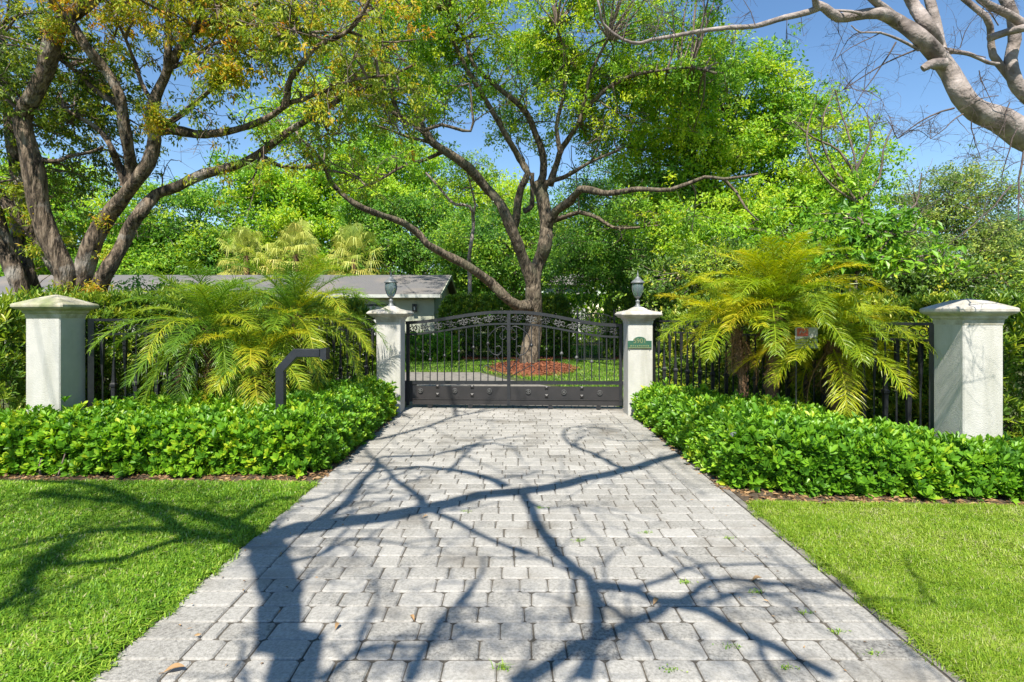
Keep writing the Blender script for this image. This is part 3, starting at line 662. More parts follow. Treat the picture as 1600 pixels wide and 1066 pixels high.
for x in (684, 738, 854, 909):
    for y_ in (603.5, 616.5):
        m_ = MB(); dy = (x-684)*.013; m_.lathe(GP(x, y_+dy, .008), [(.032, 0), (.032, .03), (.004, .05)], square=True, ax=[GT, [0, 0, 1], -GN], smooth=False); m_.build('stud', M_panel, gate)
m_ = MB(); m_.bar(GP(600, 638.4), GP(990, 640.2), .02, .03, GN); tag(m_.build('gate_track', M_edge, None, GP(795, 639)), 'thin metal ground track under the sliding iron gate', 'gate track')

# ------------------------------------------------------------------ fences
def fence(label, p0, p1, h=1.66, band=.19, gap=.125, posts=True, group='black iron fence panels'):
    p0 = A([*p0, 0.]); p1 = A([*p1, 0.]); root = thing('iron_fence', label, 'fence', (p0+p1)/2, group)
    t = unit(p1-p0); n = A([-t[1], t[0], 0]); L = np.linalg.norm(p1-p0); up = A([0, 0, 1.])
    for nm, z, w in (('top_rail', h, .035), ('band_rail', h-band, .03), ('bottom_rail', .14, .035)):
        m_ = MB(); m_.bar(p0+up*z, p1+up*z, w, .035, n); m_.build(nm, M_iron, root)
    for q in (0, L) if posts else ():
        m_ = MB(); m_.box(p0+t*q+up*(h+.02)/2, (.062, .062, h+.02), [t, n, up]); m_.build('post', M_iron, root)
    k = int(L/gap)
    for i in range(1, k):
        b = p0+t*(L*i/k); m_ = MB()
        m_.bar(b+up*.14, b+up*(h-band), .016, .016, n)
        zc = h-band
        m_.lathe(b, [(.009, zc-.55), (.02, zc-.30), (.024, zc-.02), (.024, zc)], square=True, smooth=False) if i % 2 else m_.lathe(b, [(.010, .25), (.022, .55), (.026, .78), (.036, .80), (.036, .83), (.022, .85), (.010, 1.15)], square=True, smooth=False)
        m_.build('picket', M_iron, root)
    k = max(1, int(L/.30))
    for i in range(k):
        c = p0+t*(L*(i+.5)/k)+up*(h-band/2); fl = 1 if i % 2 else -1; m_ = MB()
        for s_, o_, f_ in ((.075, -.055, fl), (.075, .055, -fl), (.04, .13, fl), (.04, -.13, -fl)):
            tt = np.linspace(0, 1, 22); a = tt*9.2*f_+1.2; r = s_*(1-.85*tt**.8)
            m_.tube(A([c+t*(o_+r_*math.cos(a_))+up*(r_*math.sin(a_)) for r_, a_ in zip(r, a)]), .007, 5)
        m_.build('scroll', M_iron, root)
    return root
FL0, FL1 = (-2.45, 10.35), (-5.52, 7.38); FR0, FR1 = (2.52, 10.05), (4.86, 6.50)
fence('black iron fence behind the left palms, running from gate pillar to shaded pillar', FL0, FL1, 1.69)
fence('black iron fence behind the right palms, running from plaque pillar to sunlit pillar', FR0, FR1, 1.65)
# warning sign on the right fence (mostly hidden by fronds)
def line_Y(px, p0, p1):
    k = (px-800)/F; s = (k*p0[1]-p0[0])/((p1[0]-p0[0])-k*(p1[1]-p0[1])); return p0[1]+(p1[1]-p0[1])*s
ys = 7.02; c0 = P(1260, 528, ys)
root = thing('warning_sign', 'small white sign with red heading standing among the right palm fronds', 'sign', c0)
m_ = MB(); m_.box(c0, (.28, .006, .26)); m_.build('panel', M_white, root)
m_ = MB(); m_.box(c0+A([-.05, -.005, .07]), (.14, .004, .10)); rp = m_.build('red_heading', M_red, root)
m_ = MB(); m_.tube(A([c0+A([-.09, -.009, .05]), c0+A([-.07, -.009, .09]), c0+A([-.045, -.009, .06]), c0+A([-.01, -.009, .09])]), .006, 5); m_.build('worn_mark', M_white, root)
for r_, zz in enumerate((-.015, -.06, -.10)):
    xx = -.125
    while xx < .09:
        w = R(.015, .03); m_ = MB(); m_.box(c0+A([xx+w/2, -.005, zz]), (w, .004, .016)); m_.build('worn_letter', M_ink, root); xx += w+R(.01, .02)
m_ = MB(); m_.bar(c0+A([-.12, .02, -.30]), c0+A([-.12, .02, .12]), .014, .014); m_.build('bracket', M_iron, root)
m_ = MB(); m_.bar(c0+A([-.12, .02, -.30]), A([c0[0]-.12, c0[1]+.02, 0]), .014, .014); m_.build('stake', M_iron, root)

# bent black post in the left hedge
yb = 6.75; b0 = P(439, 700, yb); b0[2] = 0
root = thing('bent_post', 'bent matt black metal post with empty arm rising from the left hedge', 'post', b0)
m_ = MB(); pp = [A([b0[0], yb, 0]), P(439, 578, yb), P(463, 551.5, yb), P(501, 551.5, yb)]
def miter(pts, w, d):
    pts = A(pts); tn = [unit(pts[1]-pts[0])]+[unit(unit(pts[i]-pts[i-1])+unit(pts[i+1]-pts[i])) for i in range(1, len(pts)-1)]+[unit(pts[-1]-pts[-2])]
    ring = []
    for i, p in enumerate(pts):
        sd = unit(pts[min(i+1, len(pts)-1)]-pts[max(i, 1)-1]) if i in (0, len(pts)-1) else tn[i]
        u = unit(np.cross(tn[i], A([0, 1., 0]))); seg = unit(pts[i]-pts[i-1]) if i else tn[0]
        sc = 1/max(.5, np.dot(np.cross(seg, A([0, 1., 0])), u)); n = A([0, 1., 0])
        b = .006
        ring += [p+u*(w/2-b)*sc+n*d/2, p-u*(w/2-b)*sc+n*d/2, p-u*w/2*sc+n*(d/2-b), p-u*w/2*sc-n*(d/2-b), p-u*(w/2-b)*sc-n*d/2, p+u*(w/2-b)*sc-n*d/2, p+u*w/2*sc-n*(d/2-b), p+u*w/2*sc+n*(d/2-b)]
    k = len(pts); m_.add(ring, [[i*8+j, i*8+(j+1) % 8, (i+1)*8+(j+1) % 8, (i+1)*8+j] for i in range(k-1) for j in range(8)]); m_.add(ring[-8:], [list(range(8))])
miter(pp, .098, .098); m_.build('tube', M_post, root)
m_ = MB(); m_.box(P(505.5, 552.5, yb), (.045, .125, .125)); m_.box(P(510.5, 552.5, yb), (.03, .14, .14)); cp_ = m_.build('end_cap', M_post, root)
m_ = MB(); m_.lathe(P(505, 563, yb), [(.012, -.01), (.014, .01), (.012, .03)], 8); m_.build('bolt', M_pewter, root)

# low spotlight in the right hedge
c0 = P(1146, 679, 5.84); root = thing('garden_spotlight', 'small grey garden spotlight poking out of the right low hedge', 'spotlight', (c0[0], c0[1], 0))
m_ = MB(); m_.tube(A([[c0[0], c0[1], 0], c0-A([0, 0, .03])]), .012, 8); m_.build('stake', M_pewter, root)
m_ = MB(); m_.lathe(c0+A([0, -.05, 0]), [(.030, 0), (.036, .004), (.036, .07), (.030, .09), (.015, .10)], 16, ax=[[1, 0, 0], [0, .25, 1], [0, 1, -.25]]); m_.build('housing', M_pewter, root)
m_ = MB(); m_.lathe(c0+A([0, -.055, 0]), [(.026, 0), (.026, .004)], 16, ax=[[1, 0, 0], [0, .25, 1], [0, 1, -.25]]); m_.build('lens', M_glass, root)

# ------------------------------------------------------------------ house, neighbour, inner gate
house = thing('bungalow', 'long low bungalow with grey shingle roof and pale sage walls behind the left trees', 'house', (-12, 27, 0))
X0, X1 = -25.0, -3.12
m_ = MB(); m_.box(((X0+X1)/2, 28, 1.28), (X1-X0-.5, 7.2, 2.56)); m_.build('wall', M_house, house)
m_ = MB(); ez, rz = 2.66, 3.76
for sy, yf in ((-1, 23.85), (1, 32.15)):
    V = [[X0, yf, ez], [X1+.08, yf, ez], [X1+.08, 28, rz], [X0, 28, rz]]; V += [[a, b, c-.07] for a, b, c in V]
    m_.add(V, [[0,1,2,3], [7,6,5,4], [0,4,5,1], [1,5,6,2], [3,2,6,7]] if sy < 0 else [[3,2,1,0], [4,5,6,7], [1,5,4,0], [2,6,5,1]])
m_.build('roof', M_roof, house)
m_ = MB(); xg = X1-.25; V = [[xg, 24.4, 2.55], [xg, 31.6, 2.55], [xg, 28, 3.62], [xg-.2, 24.4, 2.55], [xg-.2, 31.6, 2.55], [xg-.2, 28, 3.62]]
m_.add(V, [[0,1,2], [5,4,3]]); m_.build('gable', M_house, house)
m_ = MB(); m_.box(((X0+X1)/2, 23.83, 2.575), (X1-X0+.15, .03, .14)); m_.build('fascia', M_trim, house)
m_ = MB()
for yf in (23.9, 32.1): m_.bar((X1+.1, yf, ez-.09), (X1+.1, 28, rz-.09), .16, .04, (1, 0, 0))
m_.build('bargeboard', M_house, house)
m_ = MB(); m_.box(((X0+X1)/2, 24.12, 2.5), (X1-X0, .5, .02)); m_.build('soffit', M_trim, house)
gd = MB(); gd.box((-6.95, 24.36, 1.1), (3.6, .06, 2.2)); gdo = gd.build('garage_door', M_trim, house)
m_ = MB(); m_.box((-6.95, 24.33, 2.19), (3.7, .05, .10)); m_.build('header', M_dark, gdo)
for xw in (-11.5, -15.5, -19.5):
    m_ = MB(); m_.box((xw, 24.37, 1.55), (1.5, .06, 1.2)); w_ = m_.build('window', M_dark, house); m_ = MB(); m_.box((xw, 24.33, .93), (1.62, .1, .05)); m_.build('sill', M_trim, w_)
sc = P(648, 481, 24.33); root = thing('wall_sconce', 'black box wall lamp on the pale bungalow wall', 'wall lamp', sc)
m_ = MB(); m_.box(sc, (.17, .05, .34)); m_.box(sc+A([0, -.08, .15]), (.17, .16, .03)); m_.box(sc+A([0, -.08, -.15]), (.17, .16, .03)); [m_.box(sc+A([a, -.15, 0]), (.02, .02, .30)) for a in (-.075, .075)]; m_.build('frame', M_iron, root)
m_ = MB(); m_.lathe(sc+A([0, -.08, -.1]), [(.03, 0), (.03, .14)], 10); m_.build('bulb', M_bulb, root)

nh = thing('neighbouring_house', 'white house glimpsed through foliage far behind the middle tree', 'house', (4.5, 42, 0))
m_ = MB(); m_.box((4.0, 43, 2.0), (3.0, 4, 4.0)); m_.build('wall', M_trim, nh)
m_ = MB(); V = [[2.2, 40.6, 3.95], [5.8, 40.6, 3.95], [5.8, 43, 4.9], [2.2, 43, 4.9], [2.2, 45.4, 3.95], [5.8, 45.4, 3.95]]; m_.add(V, [[0,1,2,3], [3,2,5,4]]); m_.add(V, [[0,3,4], [1,5,2]]); m_.build('roof', M_roof, nh)
m_ = MB(); m_.box((3.5, 40.97, 3.3), (.6, .08, .7)); m_.build('window', M_dark, nh)

ig = thing('garden_gate', 'narrow black arched iron gate in the far hedge gap', 'gate', (3.1, 20.5, 0))
yg = 20.5
for x in (2.38, 3.72):
    m_ = MB(); m_.box((x, yg, .98), (.06, .06, 1.96)); m_.build('post', M_iron, ig)
a = np.linspace(0, math.pi, 22)
m_ = MB(); m_.sweep([[3.05-.66*math.cos(q), yg, 1.55+.27*math.sin(q)] for q in a], .035, .03); m_.build('arch', M_iron, ig)
for z in (.15, 1.45):
    m_ = MB(); m_.bar((2.4, yg, z), (3.7, yg, z), .035, .03); m_.build('rail', M_iron, ig)
for i in range(1, 9):
    x = 2.38+i*1.34/9; m_ = MB(); m_.bar((x, yg, .15), (x, yg, 1.55+.27*math.sin(math.acos(np.clip((3.05-x)/.66, -1, 1)))), .018, .018); m_.build('picket', M_iron, ig)
m_ = MB()
for fl, xx in ((1, 2.8), (-1, 3.3)):
    t_ = np.linspace(0, 1, 24); r = .15*(1-.85*t_**.8); m_.tube(A([[xx+r_*math.cos(9*q*fl), yg-.02, 1.62+r_*math.sin(9*q*fl)] for r_, q in zip(r, t_)]), .009, 5)
m_.build('scroll', M_iron, ig)
# ------------------------------------------------------------------ hedges
hedge('low_hedge', 'knee-high glossy green hedge left of the driveway, in front of the left palms', 'hedge',
      [(-2.14,6.22),(-2.14,9.85),(-2.5,9.95),(-5.3,7.25),(-5.3,6.98),(-6.1,6.95),(-6.1,6.25),(-4.2,6.15)], .55, 5600, 5400, (.078, .036), 8, L_hedge, r=.22, lumpy=.075, tone=(.15, .85), tuck=.10, stem_n=160)
hedge('low_hedge', 'knee-high glossy green hedge right of the driveway, in front of the right palms', 'hedge',
      [(2.24,5.7),(2.8,5.55),(5.2,5.33),(7.2,5.3),(7.2,5.9),(4.7,5.95),(4.7,6.4),(2.55,9.75),(2.2,9.65)], .53, 5400, 5000, (.090, .038), 8, L_hedge, r=.25, lumpy=.06, tone=(.2, .8), tuck=.10, stem_n=160,
      hfun=lambda q: (1.0-.12*np.clip((q[:, 1]-6)/4, 0, 1))*(1-.30*np.clip((q[:, 0]-3.4)/1.2, 0, 1)))
def strip(p0, p1, off, th):
    p0 = A(p0); p1 = A(p1); t = unit(p1-p0); n = A([-t[1], t[0]]); return [tuple(p0+n*off), tuple(p1+n*off), tuple(p1+n*(off+th)), tuple(p0+n*(off+th))]
s_ = strip((-6.3, 7.35), (-2.55, 10.95), .22, .8); hedge('tall_hedge', 'clipped head-high hedge behind the left fence and palms', 'hedge', s_, 1.98, 2600, 5200, (.10, .026), 7, L_podo, r=.2, lumpy=.05, tone=(.15, .85), stem_n=80)
s_ = strip((2.75, 10.9), (5.3, 6.75), .16, .8); hedge('tall_hedge', 'loose head-high hedge behind the right fence and palms', 'hedge', s_, 1.93, 2600, 5200, (.105, .026), 7, L_podo, r=.25, lumpy=.10, tone=(.2, .95), stem_n=80)
hedge('tall_hedge', 'leafy shrub row beside the shaded outer pillar at the left edge', 'hedge', [(-11,6.9),(-6.3,6.9),(-6.12,7.5),(-6.5,8.6),(-11,8.6)], 1.85, 1800, 3600, (.12, .026), 7, L_podo, r=.3, lumpy=.10, tone=(.2, .9), stem_n=60)
hedge('tall_hedge', 'leafy shrub row beside the sunlit outer pillar at the right edge', 'hedge', [(5.5,6.6),(9.5,6.5),(9.5,8),(5.6,8)], 1.85, 1500, 3000, (.12, .026), 7, L_podo, r=.3, lumpy=.10, tone=(.15, .75), stem_n=60)
hedge('clipped_hedge', 'tall clipped hedge across the back of the yard, behind the middle tree', 'hedge', [(-2.95,23.0),(2.35,23.0),(2.35,24.2),(-2.95,24.2)], 2.5, 1500, 3600, (.14, .05), 6, L_tall, r=.25, lumpy=.08, tone=(.1, .8), stem_n=30, kind=4)
hedge('clipped_hedge', 'tall clipped hedge at the back of the yard, right of the small iron gate', 'hedge', [(3.9,22.6),(13,21),(13,22.3),(3.9,23.8)], 2.55, 1700, 4200, (.14, .05), 6, L_tall, r=.25, lumpy=.1, tone=(.1, .8), stem_n=30, kind=4)
hedge('clipped_hedge', 'sunlit hedge far beyond the small iron gate', 'hedge', [(.5,34),(8,34),(8,35.2),(.5,35.2)], 2.9, 1200, 2600, (.18, .07), 6, L_lime, r=.3, lumpy=.12, tone=(.1, .8), stem_n=20, kind=4)
hedge('box_shrub', 'low rounded shrub row in front of the bungalow wall, seen through the gate', 'shrub', [(-5.2,21.2),(-2.2,21.2),(-2.2,22.2),(-5.2,22.2)], .95, 700, 1400, (.12, .05), 6, L_mid, r=.35, lumpy=.1, tone=(.2, .8), stem_n=20, kind=4)

# ------------------------------------------------------------------ palms
palm('broad green date palm at the left of the left pair', (P(330, 0, 7.85)[0], 7.85, 0), (P(330, 0, 7.85)[0]+.03, 7.8, 1.58), .085, 40, 1.45, L_palm, (.15, .75), dead=3, els=(-.6, 1.4), droop=(.8, 1.7))
palm('green date palm nearest the gate pillar, behind the bent black post', (P(470, 0, 8.7)[0], 8.7, 0), (P(462, 0, 8.6)[0], 8.6, 1.75), .085, 42, 1.6, L_palm, (.2, .8), dead=4, els=(-.6, 1.45), droop=(.7, 1.6))
palm('small green date palm low between the two larger left palms', (P(405, 0, 7.9)[0], 7.9, 0), (P(400, 0, 7.8)[0], 7.8, 1.15), .07, 26, 1.1, L_palm, (.3, .95), dead=5, els=(-.5, 1.3), droop=(.8, 1.7))
palm('yellow-green date palm with the tallest crown, left of the right group', (P(1203, 0, 7.75)[0], 7.75, 0), (P(1215, 0, 7.7)[0], 7.7, 1.86), .085, 46, 1.5, L_palmY, (.2, .8), dead=3, els=(-.15, 1.45), droop=(.8, 1.6))
palm('slim date palm with shaggy brown trunk beside the plaque pillar', (P(1155, 0, 7.9)[0], 7.9, 0), (P(1150, 0, 8.0)[0], 8.0, 1.62), .05, 22, 1.2, L_palmY, (.2, .8), dead=6, els=(-.1, 1.35), droop=(.6, 1.3))
palm('low golden date palm drooping over the hedge below the small white sign', (P(1310, 0, 7.35)[0], 7.35, 0), (P(1300, 0, 7.3)[0], 7.3, 1.42), .07, 30, 1.2, L_palmY, (.25, .9), dead=6, els=(-.45, 1.3), droop=(.7, 1.5))
fan_palm('golden fan palm leftmost above the bungalow roof', 385, 400, 31, 1.75)
fan_palm('golden fan palm in the middle above the bungalow roof', 462, 398, 30, 1.75)
fan_palm('golden fan palm rightmost above the bungalow roof', 553, 405, 32, 2.0)

# ------------------------------------------------------------------ trees
def tree(name, label, base, group=None): return thing(name, label, 'tree', base, group)
def finish(root, tr, lf, bark, leafm, tw=None):
    tr.build('trunk', bark, root)
    if tw is not None and tw.n: tw.build('twigs', M_twig, root)
    if lf is not None: lf.build('crown', leafm, root)

# left tree: several rough stems from one foot
Y = 9.9
root = tree('multi_stem_tree', 'big rough-barked tree of several stems with rusty leaves behind the shaded pillar', (P(112, 0, Y)[0], Y, 0))
t = MB(); sk = []
def LB(pts, Y0, Y1, r0, r1, s=9, tt=None, w=1.0):
    c = limb(tt or t, pts, Y0, Y1, r0, r1, s, w); sk.append(c); return c
z0 = 493+CZ*F/Y
LB([(112,z0),(108,560),(104,470),(97,420),(85,390),(64,330),(49,263),(38,205),(40,180),(53,155),(71,113),(81,64),(98,30),(131,8),(160,-25),(190,-80)], Y, 8.6, 23, 11, 12)
LB([(122,z0),(124,540),(126,470),(134,410),(143,375),(165,338),(199,296),(233,255),(244,218),(240,180),(246,150),(259,124),(266,101)], Y, 9.2, 23, 8, 12)
LB([(135,z0),(142,530),(152,465),(172,415),(196,365),(222,330),(244,304),(278,293),(319,272),(368,259),(405,240),(431,221),(461,199),(499,176),(540,150),(600,124),(650,100)], Y+.1, 9.0, 19, 2.3, 12)
LB([(244,206),(270,203),(319,210),(356,206),(394,195),(431,176),(452,160),(473,156),(507,143),(555,124),(610,118)], 9.5, 8.2, 10, 2, 8)
LB([(446,166),(450,150),(454,124),(484,83),(514,64),(544,49),(574,8),(590,-40)], 8.7, 7.6, 6.5, 3, 7)
LB([(514,64),(470,50),(420,60)], 8.2, 8.0, 3, 1.2, 5); LB([(544,49),(600,66),(650,62)], 8, 7.8, 3, 1.2, 5)
LB([(264,110),(263,70),(262,38),(268,-30)], 9.2, 8.9, 7, 4, 7)
LB([(266,101),(278,80),(293,60),(311,41),(353,26),(400,8),(440,-30)], 9.2, 8.2, 8, 3, 7)
LB([(311,41),(311,10),(312,-40)], 8.9, 8.8, 5, 3, 6); LB([(270,105),(300,92),(330,70),(370,60)], 9.2, 8.7, 4, 1.5, 6)
LB([(195,292),(206,263),(203,233),(195,188),(188,150),(165,113),(135,75),(113,41),(105,20)], 9.7, 8.8, 11, 8, 8)
LB([(196,285),(184,252),(176,233),(154,203),(124,184),(100,170)], 9.7, 9.4, 8, 3, 7); LB([(188,165),(150,143),(124,116),(90,90)], 9.5, 9.2, 6, 3, 7)
LB([(240,160),(225,140),(212,100),(195,60),(180,20)], 9.3, 9.4, 5, 2, 6); LB([(66,250),(90,252),(109,244),(140,238),(161,229)], 9.3, 9.6, 5, 2, 6)
LB([(244,206),(280,180),(320,150),(345,122)], 9.4, 8.6, 7, 3, 7)
LB([(100,440),(80,410),(60,375),(30,338),(0,304),(-40,270),(-90,200)], Y, 9.0, 11, 8, 9)
LB([(66,z0),(58,560),(42,470),(25,430),(8,395),(-6,350),(-20,290),(-40,200)], Y+.1, 9.6, 19, 13, 10)
LB([(82,z0),(74,560),(60,470),(46,425),(35,390),(30,350),(28,300),(20,240),(10,150),(0,40)], Y+.3, 10.2, 15, 7, 9)
LB([(405,240),(443,261),(480,262),(507,266)], 9.3, 9.6, 3.5, 1.6, 6); LB([(405,245),(400,270),(385,290)], 9.3, 9.2, 2.5, 1, 5)
lf = MB(); tw = MB()
def branchlets(tr, sk_, L, r, every, start=.35, up=.35):
    for cc in sk_:
        for i in range(int(len(cc)*start)+1, len(cc)-1, every):
            twigs(tr, cc[i], unit(cc[i]-cc[i-1])+rng.normal(0, .6, 3)+A([0, 0, up]), R(*L), r*R(.7, 1.2), 2, 0, .55, 5, .2)
branchlets(t, sk[1:], (.4, 1.0), .011, 5)
crown(lf, tw, [(250,15,9.2,170,55,1.3,2.2,.24),(60,100,9.8,110,110,1.2,2.6,-.16),(120,215,10.5,110,60,1,.9,-.22),(440,40,8.8,130,70,1,1.3,.0),(550,60,8.6,110,80,1,1.1,.08),(560,165,9,100,60,.8,.6,.08),(430,235,9.2,110,45,.6,.6,0),(540,240,9.5,60,40,.6,.4,0),(345,110,8.8,30,35,.4,.35,.1),(30,300,10,60,90,.8,.45,0),(250,190,9.3,90,50,.6,.25,0),(100,-80,9,250,80,2,1.2,0)],
      sk, 175, 14, 26, (.084, .029), .30, .35, (.2, .66), hang=.9, flat=.9, cs=.07)
for (x, y, yy, n) in ((246,178,9.3,26),(240,196,9.3,20),(88,52,9.0,22),(88,40,8.8,16),(340,120,8.7,60),(360,110,8.7,40),(28,300,9.9,20),(52,335,9.6,18),(102,452,9.7,24),(150,452,9.7,24),(172,400,9.9,14),(160,345,9.8,12),(55,390,9.7,14)):      # ferny tufts on the bark
    c = P(x, y, yy-.22); k = n*16; pp = c+rng.normal(0, .085, (k, 3)); leaves(lf, pp, unit(rng.normal(0, 1, (k, 3))-A([0, .4, .5])), unit(rng.normal(0, .6, (k, 3))+A([0, -.5, .6])), R(.05, .10, k), .022, np.clip(R(.35, .95)+rng.normal(0, .18, k), 0, 1))
finish(root, t, lf, M_bark_brown, L_rust, tw)

# middle tree behind the gate
Y = 18.8
root = tree('spreading_tree', 'spreading tree with crooked limbs in a ring of red mulch behind the gate', (P(829, 0, Y)[0], Y, 0))
t = MB(); sk = []
LB([(829,575),(829,560),(830,520),(831,475),(832,450),(836,425),(845,400),(850,385),(855,345),(850,305),(842,285)], Y, Y, 17, 10.5, 14)
LB([(831,470),(829,430),(820,405),(811,385),(796,349),(780,319),(759,293),(733,263),(703,240),(676,223),(665,208),(646,191),(624,184),(614,158),(609,128),(600,90),(595,40),(585,-20)], Y, 14.5, 12.5, 4, 10)
LB([(800,355),(806,335),(815,293),(826,270),(811,248),(789,210),(770,173),(748,139),(733,116),(715,80),(700,40)], Y, 16, 8, 3.5, 8)
LB([(818,330),(832,322),(832,290),(832,270)], Y, 18.4, 5, 4, 7)
LB([(845,290),(849,255),(838,210),(823,176),(793,150),(763,124),(740,101),(725,60),(700,15)], Y, 16, 7.5, 2.5, 8)
LB([(852,365),(868,330),(890,315),(909,296),(950,302),(999,296),(1049,296),(1101,277),(1131,280),(1185,272)], [18.8,18.3,17.6,16.8,15.9,15.1,14.4,13.8,13.5,13.1], None, 9.5, 2.2, 10); LB([(1131,280),(1150,300),(1165,325),(1185,345)], 13.6, 13.2, 3, 1.4, 7)
LB([(862,345),(875,341),(905,332),(935,341),(958,356),(1007,355)], Y, 17, 5.5, 2, 7)
LB([(850,300),(856,285),(879,278),(913,259),(935,248),(965,235)], Y, 17, 6, 2, 7)
LB([(858,290),(866,265),(875,240),(886,221),(905,191),(931,154),(973,124),(1025,111),(1080,106),(1120,115)], Y, 15, 6.5, 2, 8)
LB([(905,191),(915,150),(925,110),(950,60)], 17, 16, 4, 2, 6); LB([(875,240),(870,200),(880,150),(885,100),(870,40)], 17.5, 16, 4.5, 2, 6)
LB([(826,478),(807,478),(786,458),(766,441),(742,424),(719,410),(695,397),(668,382),(658,368),(631,349),(601,338),(567,326),(537,304),(515,281),(504,255),(475,262),(443,261),(409,248)], Y-.2, 12.5, 10.5, 3, 10)
LB([(504,255),(490,235),(468,215)], 13.6, 13, 3.5, 1.5, 6); LB([(692,237),(661,251),(631,259),(594,281),(560,295)], 17, 15, 4.5, 1.5, 6)
LB([(624,184),(600,165),(565,150),(540,150)], 16, 15, 3.5, 1.5, 6); LB([(646,191),(660,205),(690,195),(735,205),(738,170),(733,130)], 16, 15.6, 4, 2, 6); LB([(676,223),(640,215),(600,200),(580,195)], 16.5, 15, 3.5, 1.2, 6)
lf = MB(); tw = MB()
branchlets(t, [q_ for q_ in sk[1:] if q_[-1][1] > 14.2 or q_[-1][2] > 8], (.8, 2.2), .022, 4, .3, .4)
crown(lf, tw, [(600,55,16.5,150,80,2,1.5),(760,40,17.5,170,75,2,2.0),(930,55,17.5,150,85,2,2.1),(1065,70,16.5,100,80,1.6,1.4),(900,165,18.5,140,65,2,1.4),(1010,180,18,110,70,1.6,1.3),(615,150,16.8,120,60,1.5,.9),(560,230,15,110,50,1.2,.55),(700,130,17.5,90,55,1.4,.7),(1040,335,16,90,22,1,.3),(470,175,15,80,70,1.2,.4),(800,-90,15,400,70,3,1.8),(760,70,21,260,90,2,1.6),(640,90,22,180,90,2,1.0)],
      sk, 330, 15, 27, (.12, .050), .44, .55, (.3, .95), hang=.3, cs=.11)
finish(root, t, lf, M_bark_grey, L_center, tw)

# leafless tree whose limb reaches in from the right
Y = 5.2
root = tree('bare_tree', 'leafless pale-barked tree reaching in at the top right corner', (6.9, 4.6, 0))
t = MB(); sk = []; W_ = dict(w=.45)
p0 = P(1600, 210, 5.2)
base = catmull([A([6.9, 4.6, -.05]), A([6.85, 4.65, .8]), A([6.6, 4.8, 1.9]), A([6.1, 4.95, 2.75]), A([5.4, 5.1, 3.2]), p0+A([.02, 0, -.02])], .07)
t.tube(base, np.linspace(.25, .128, len(base)), 14, rough=.02)
for q_, r0_, r1_ in (([A([6.35,4.85,2.35]), A([5.85,5.25,3.2]), P(1648,172,5.6), P(1630,160,5.6)], .12, .072), ([P(1660,180,5.62), A([5.55,5.5,4.1]), P(1645,63,5.4), P(1630,54,5.4)], .08, .045), ([P(1645,63,5.4), P(1648,45,5.33), P(1635,29,5.3)], .045, .04)):
    cc_ = catmull(q_, .07); t.tube(cc_, np.linspace(r0_, r1_, len(cc_)), 10, rough=.02)
def LR(pts, Y0, Y1, r0, r1, s=10): return LB(pts, Y0, Y1, r0, r1, s, w=.35)
c1 = LR([(1625,216),(1600,210),(1563,188),(1525,173),(1503,150),(1484,116),(1465,90),(1435,56),(1405,34),(1375,20),(1338,24),(1311,28),(1289,13),(1274,6)], 5.2, 4.9, 25, 6.2, 14)
LR([(1282,10),(1263,19),(1225,28),(1180,41),(1143,43),(1094,49),(1056,56),(1019,62),(999,68),(973,62),(943,38),(937,15),(930,-20)], 4.9, 4.7, 6, 2.0, 9)
LR([(1276,12),(1272,-8),(1268,-40)], 4.9, 4.8, 6, 4); LR([(1470,100),(1466,75),(1452,45),(1431,15),(1418,-10),(1400,-60)], 5.1, 5.0, 14, 9); LR([(1468,80),(1463,50),(1458,22),(1448,-20)], 5.1, 5.2, 10, 8)
LR([(1400,32),(1380,12),(1360,-5),(1330,-40)], 5.0, 4.8, 8, 5); LR([(1345,22),(1330,18),(1300,16)], 4.9, 4.95, 3, 2, 6)
LR([(1640,165),(1615,156),(1600,146),(1585,128),(1578,94),(1585,64),(1581,22),(1567,-10),(1560,-60)], 5.6, 5.6, 13, 8); LR([(1590,135),(1578,120),(1552,86),(1548,56),(1540,26),(1506,-2),(1480,-40)], 5.6, 5.4, 7, 4.5)
LR([(1480,79),(1518,86),(1544,98),(1560,100)], 5.1, 5.4, 4.5, 3, 7); LR([(1640,60),(1600,38),(1574,22),(1533,0),(1510,-30)], 5.4, 5.2, 8, 6); LR([(1545,60),(1575,50),(1600,44),(1640,30)], 5.45, 5.3, 6, 7)
LR([(1472,100),(1456,100),(1446,105),(1441,108)], 5.05, 4.95, 9, 6.5)
LR([(1435,77),(1431,75),(1405,62),(1375,51),(1345,51),(1330,40)], 5.0, 4.8, 3.5, 1, 6)
bt = MB()
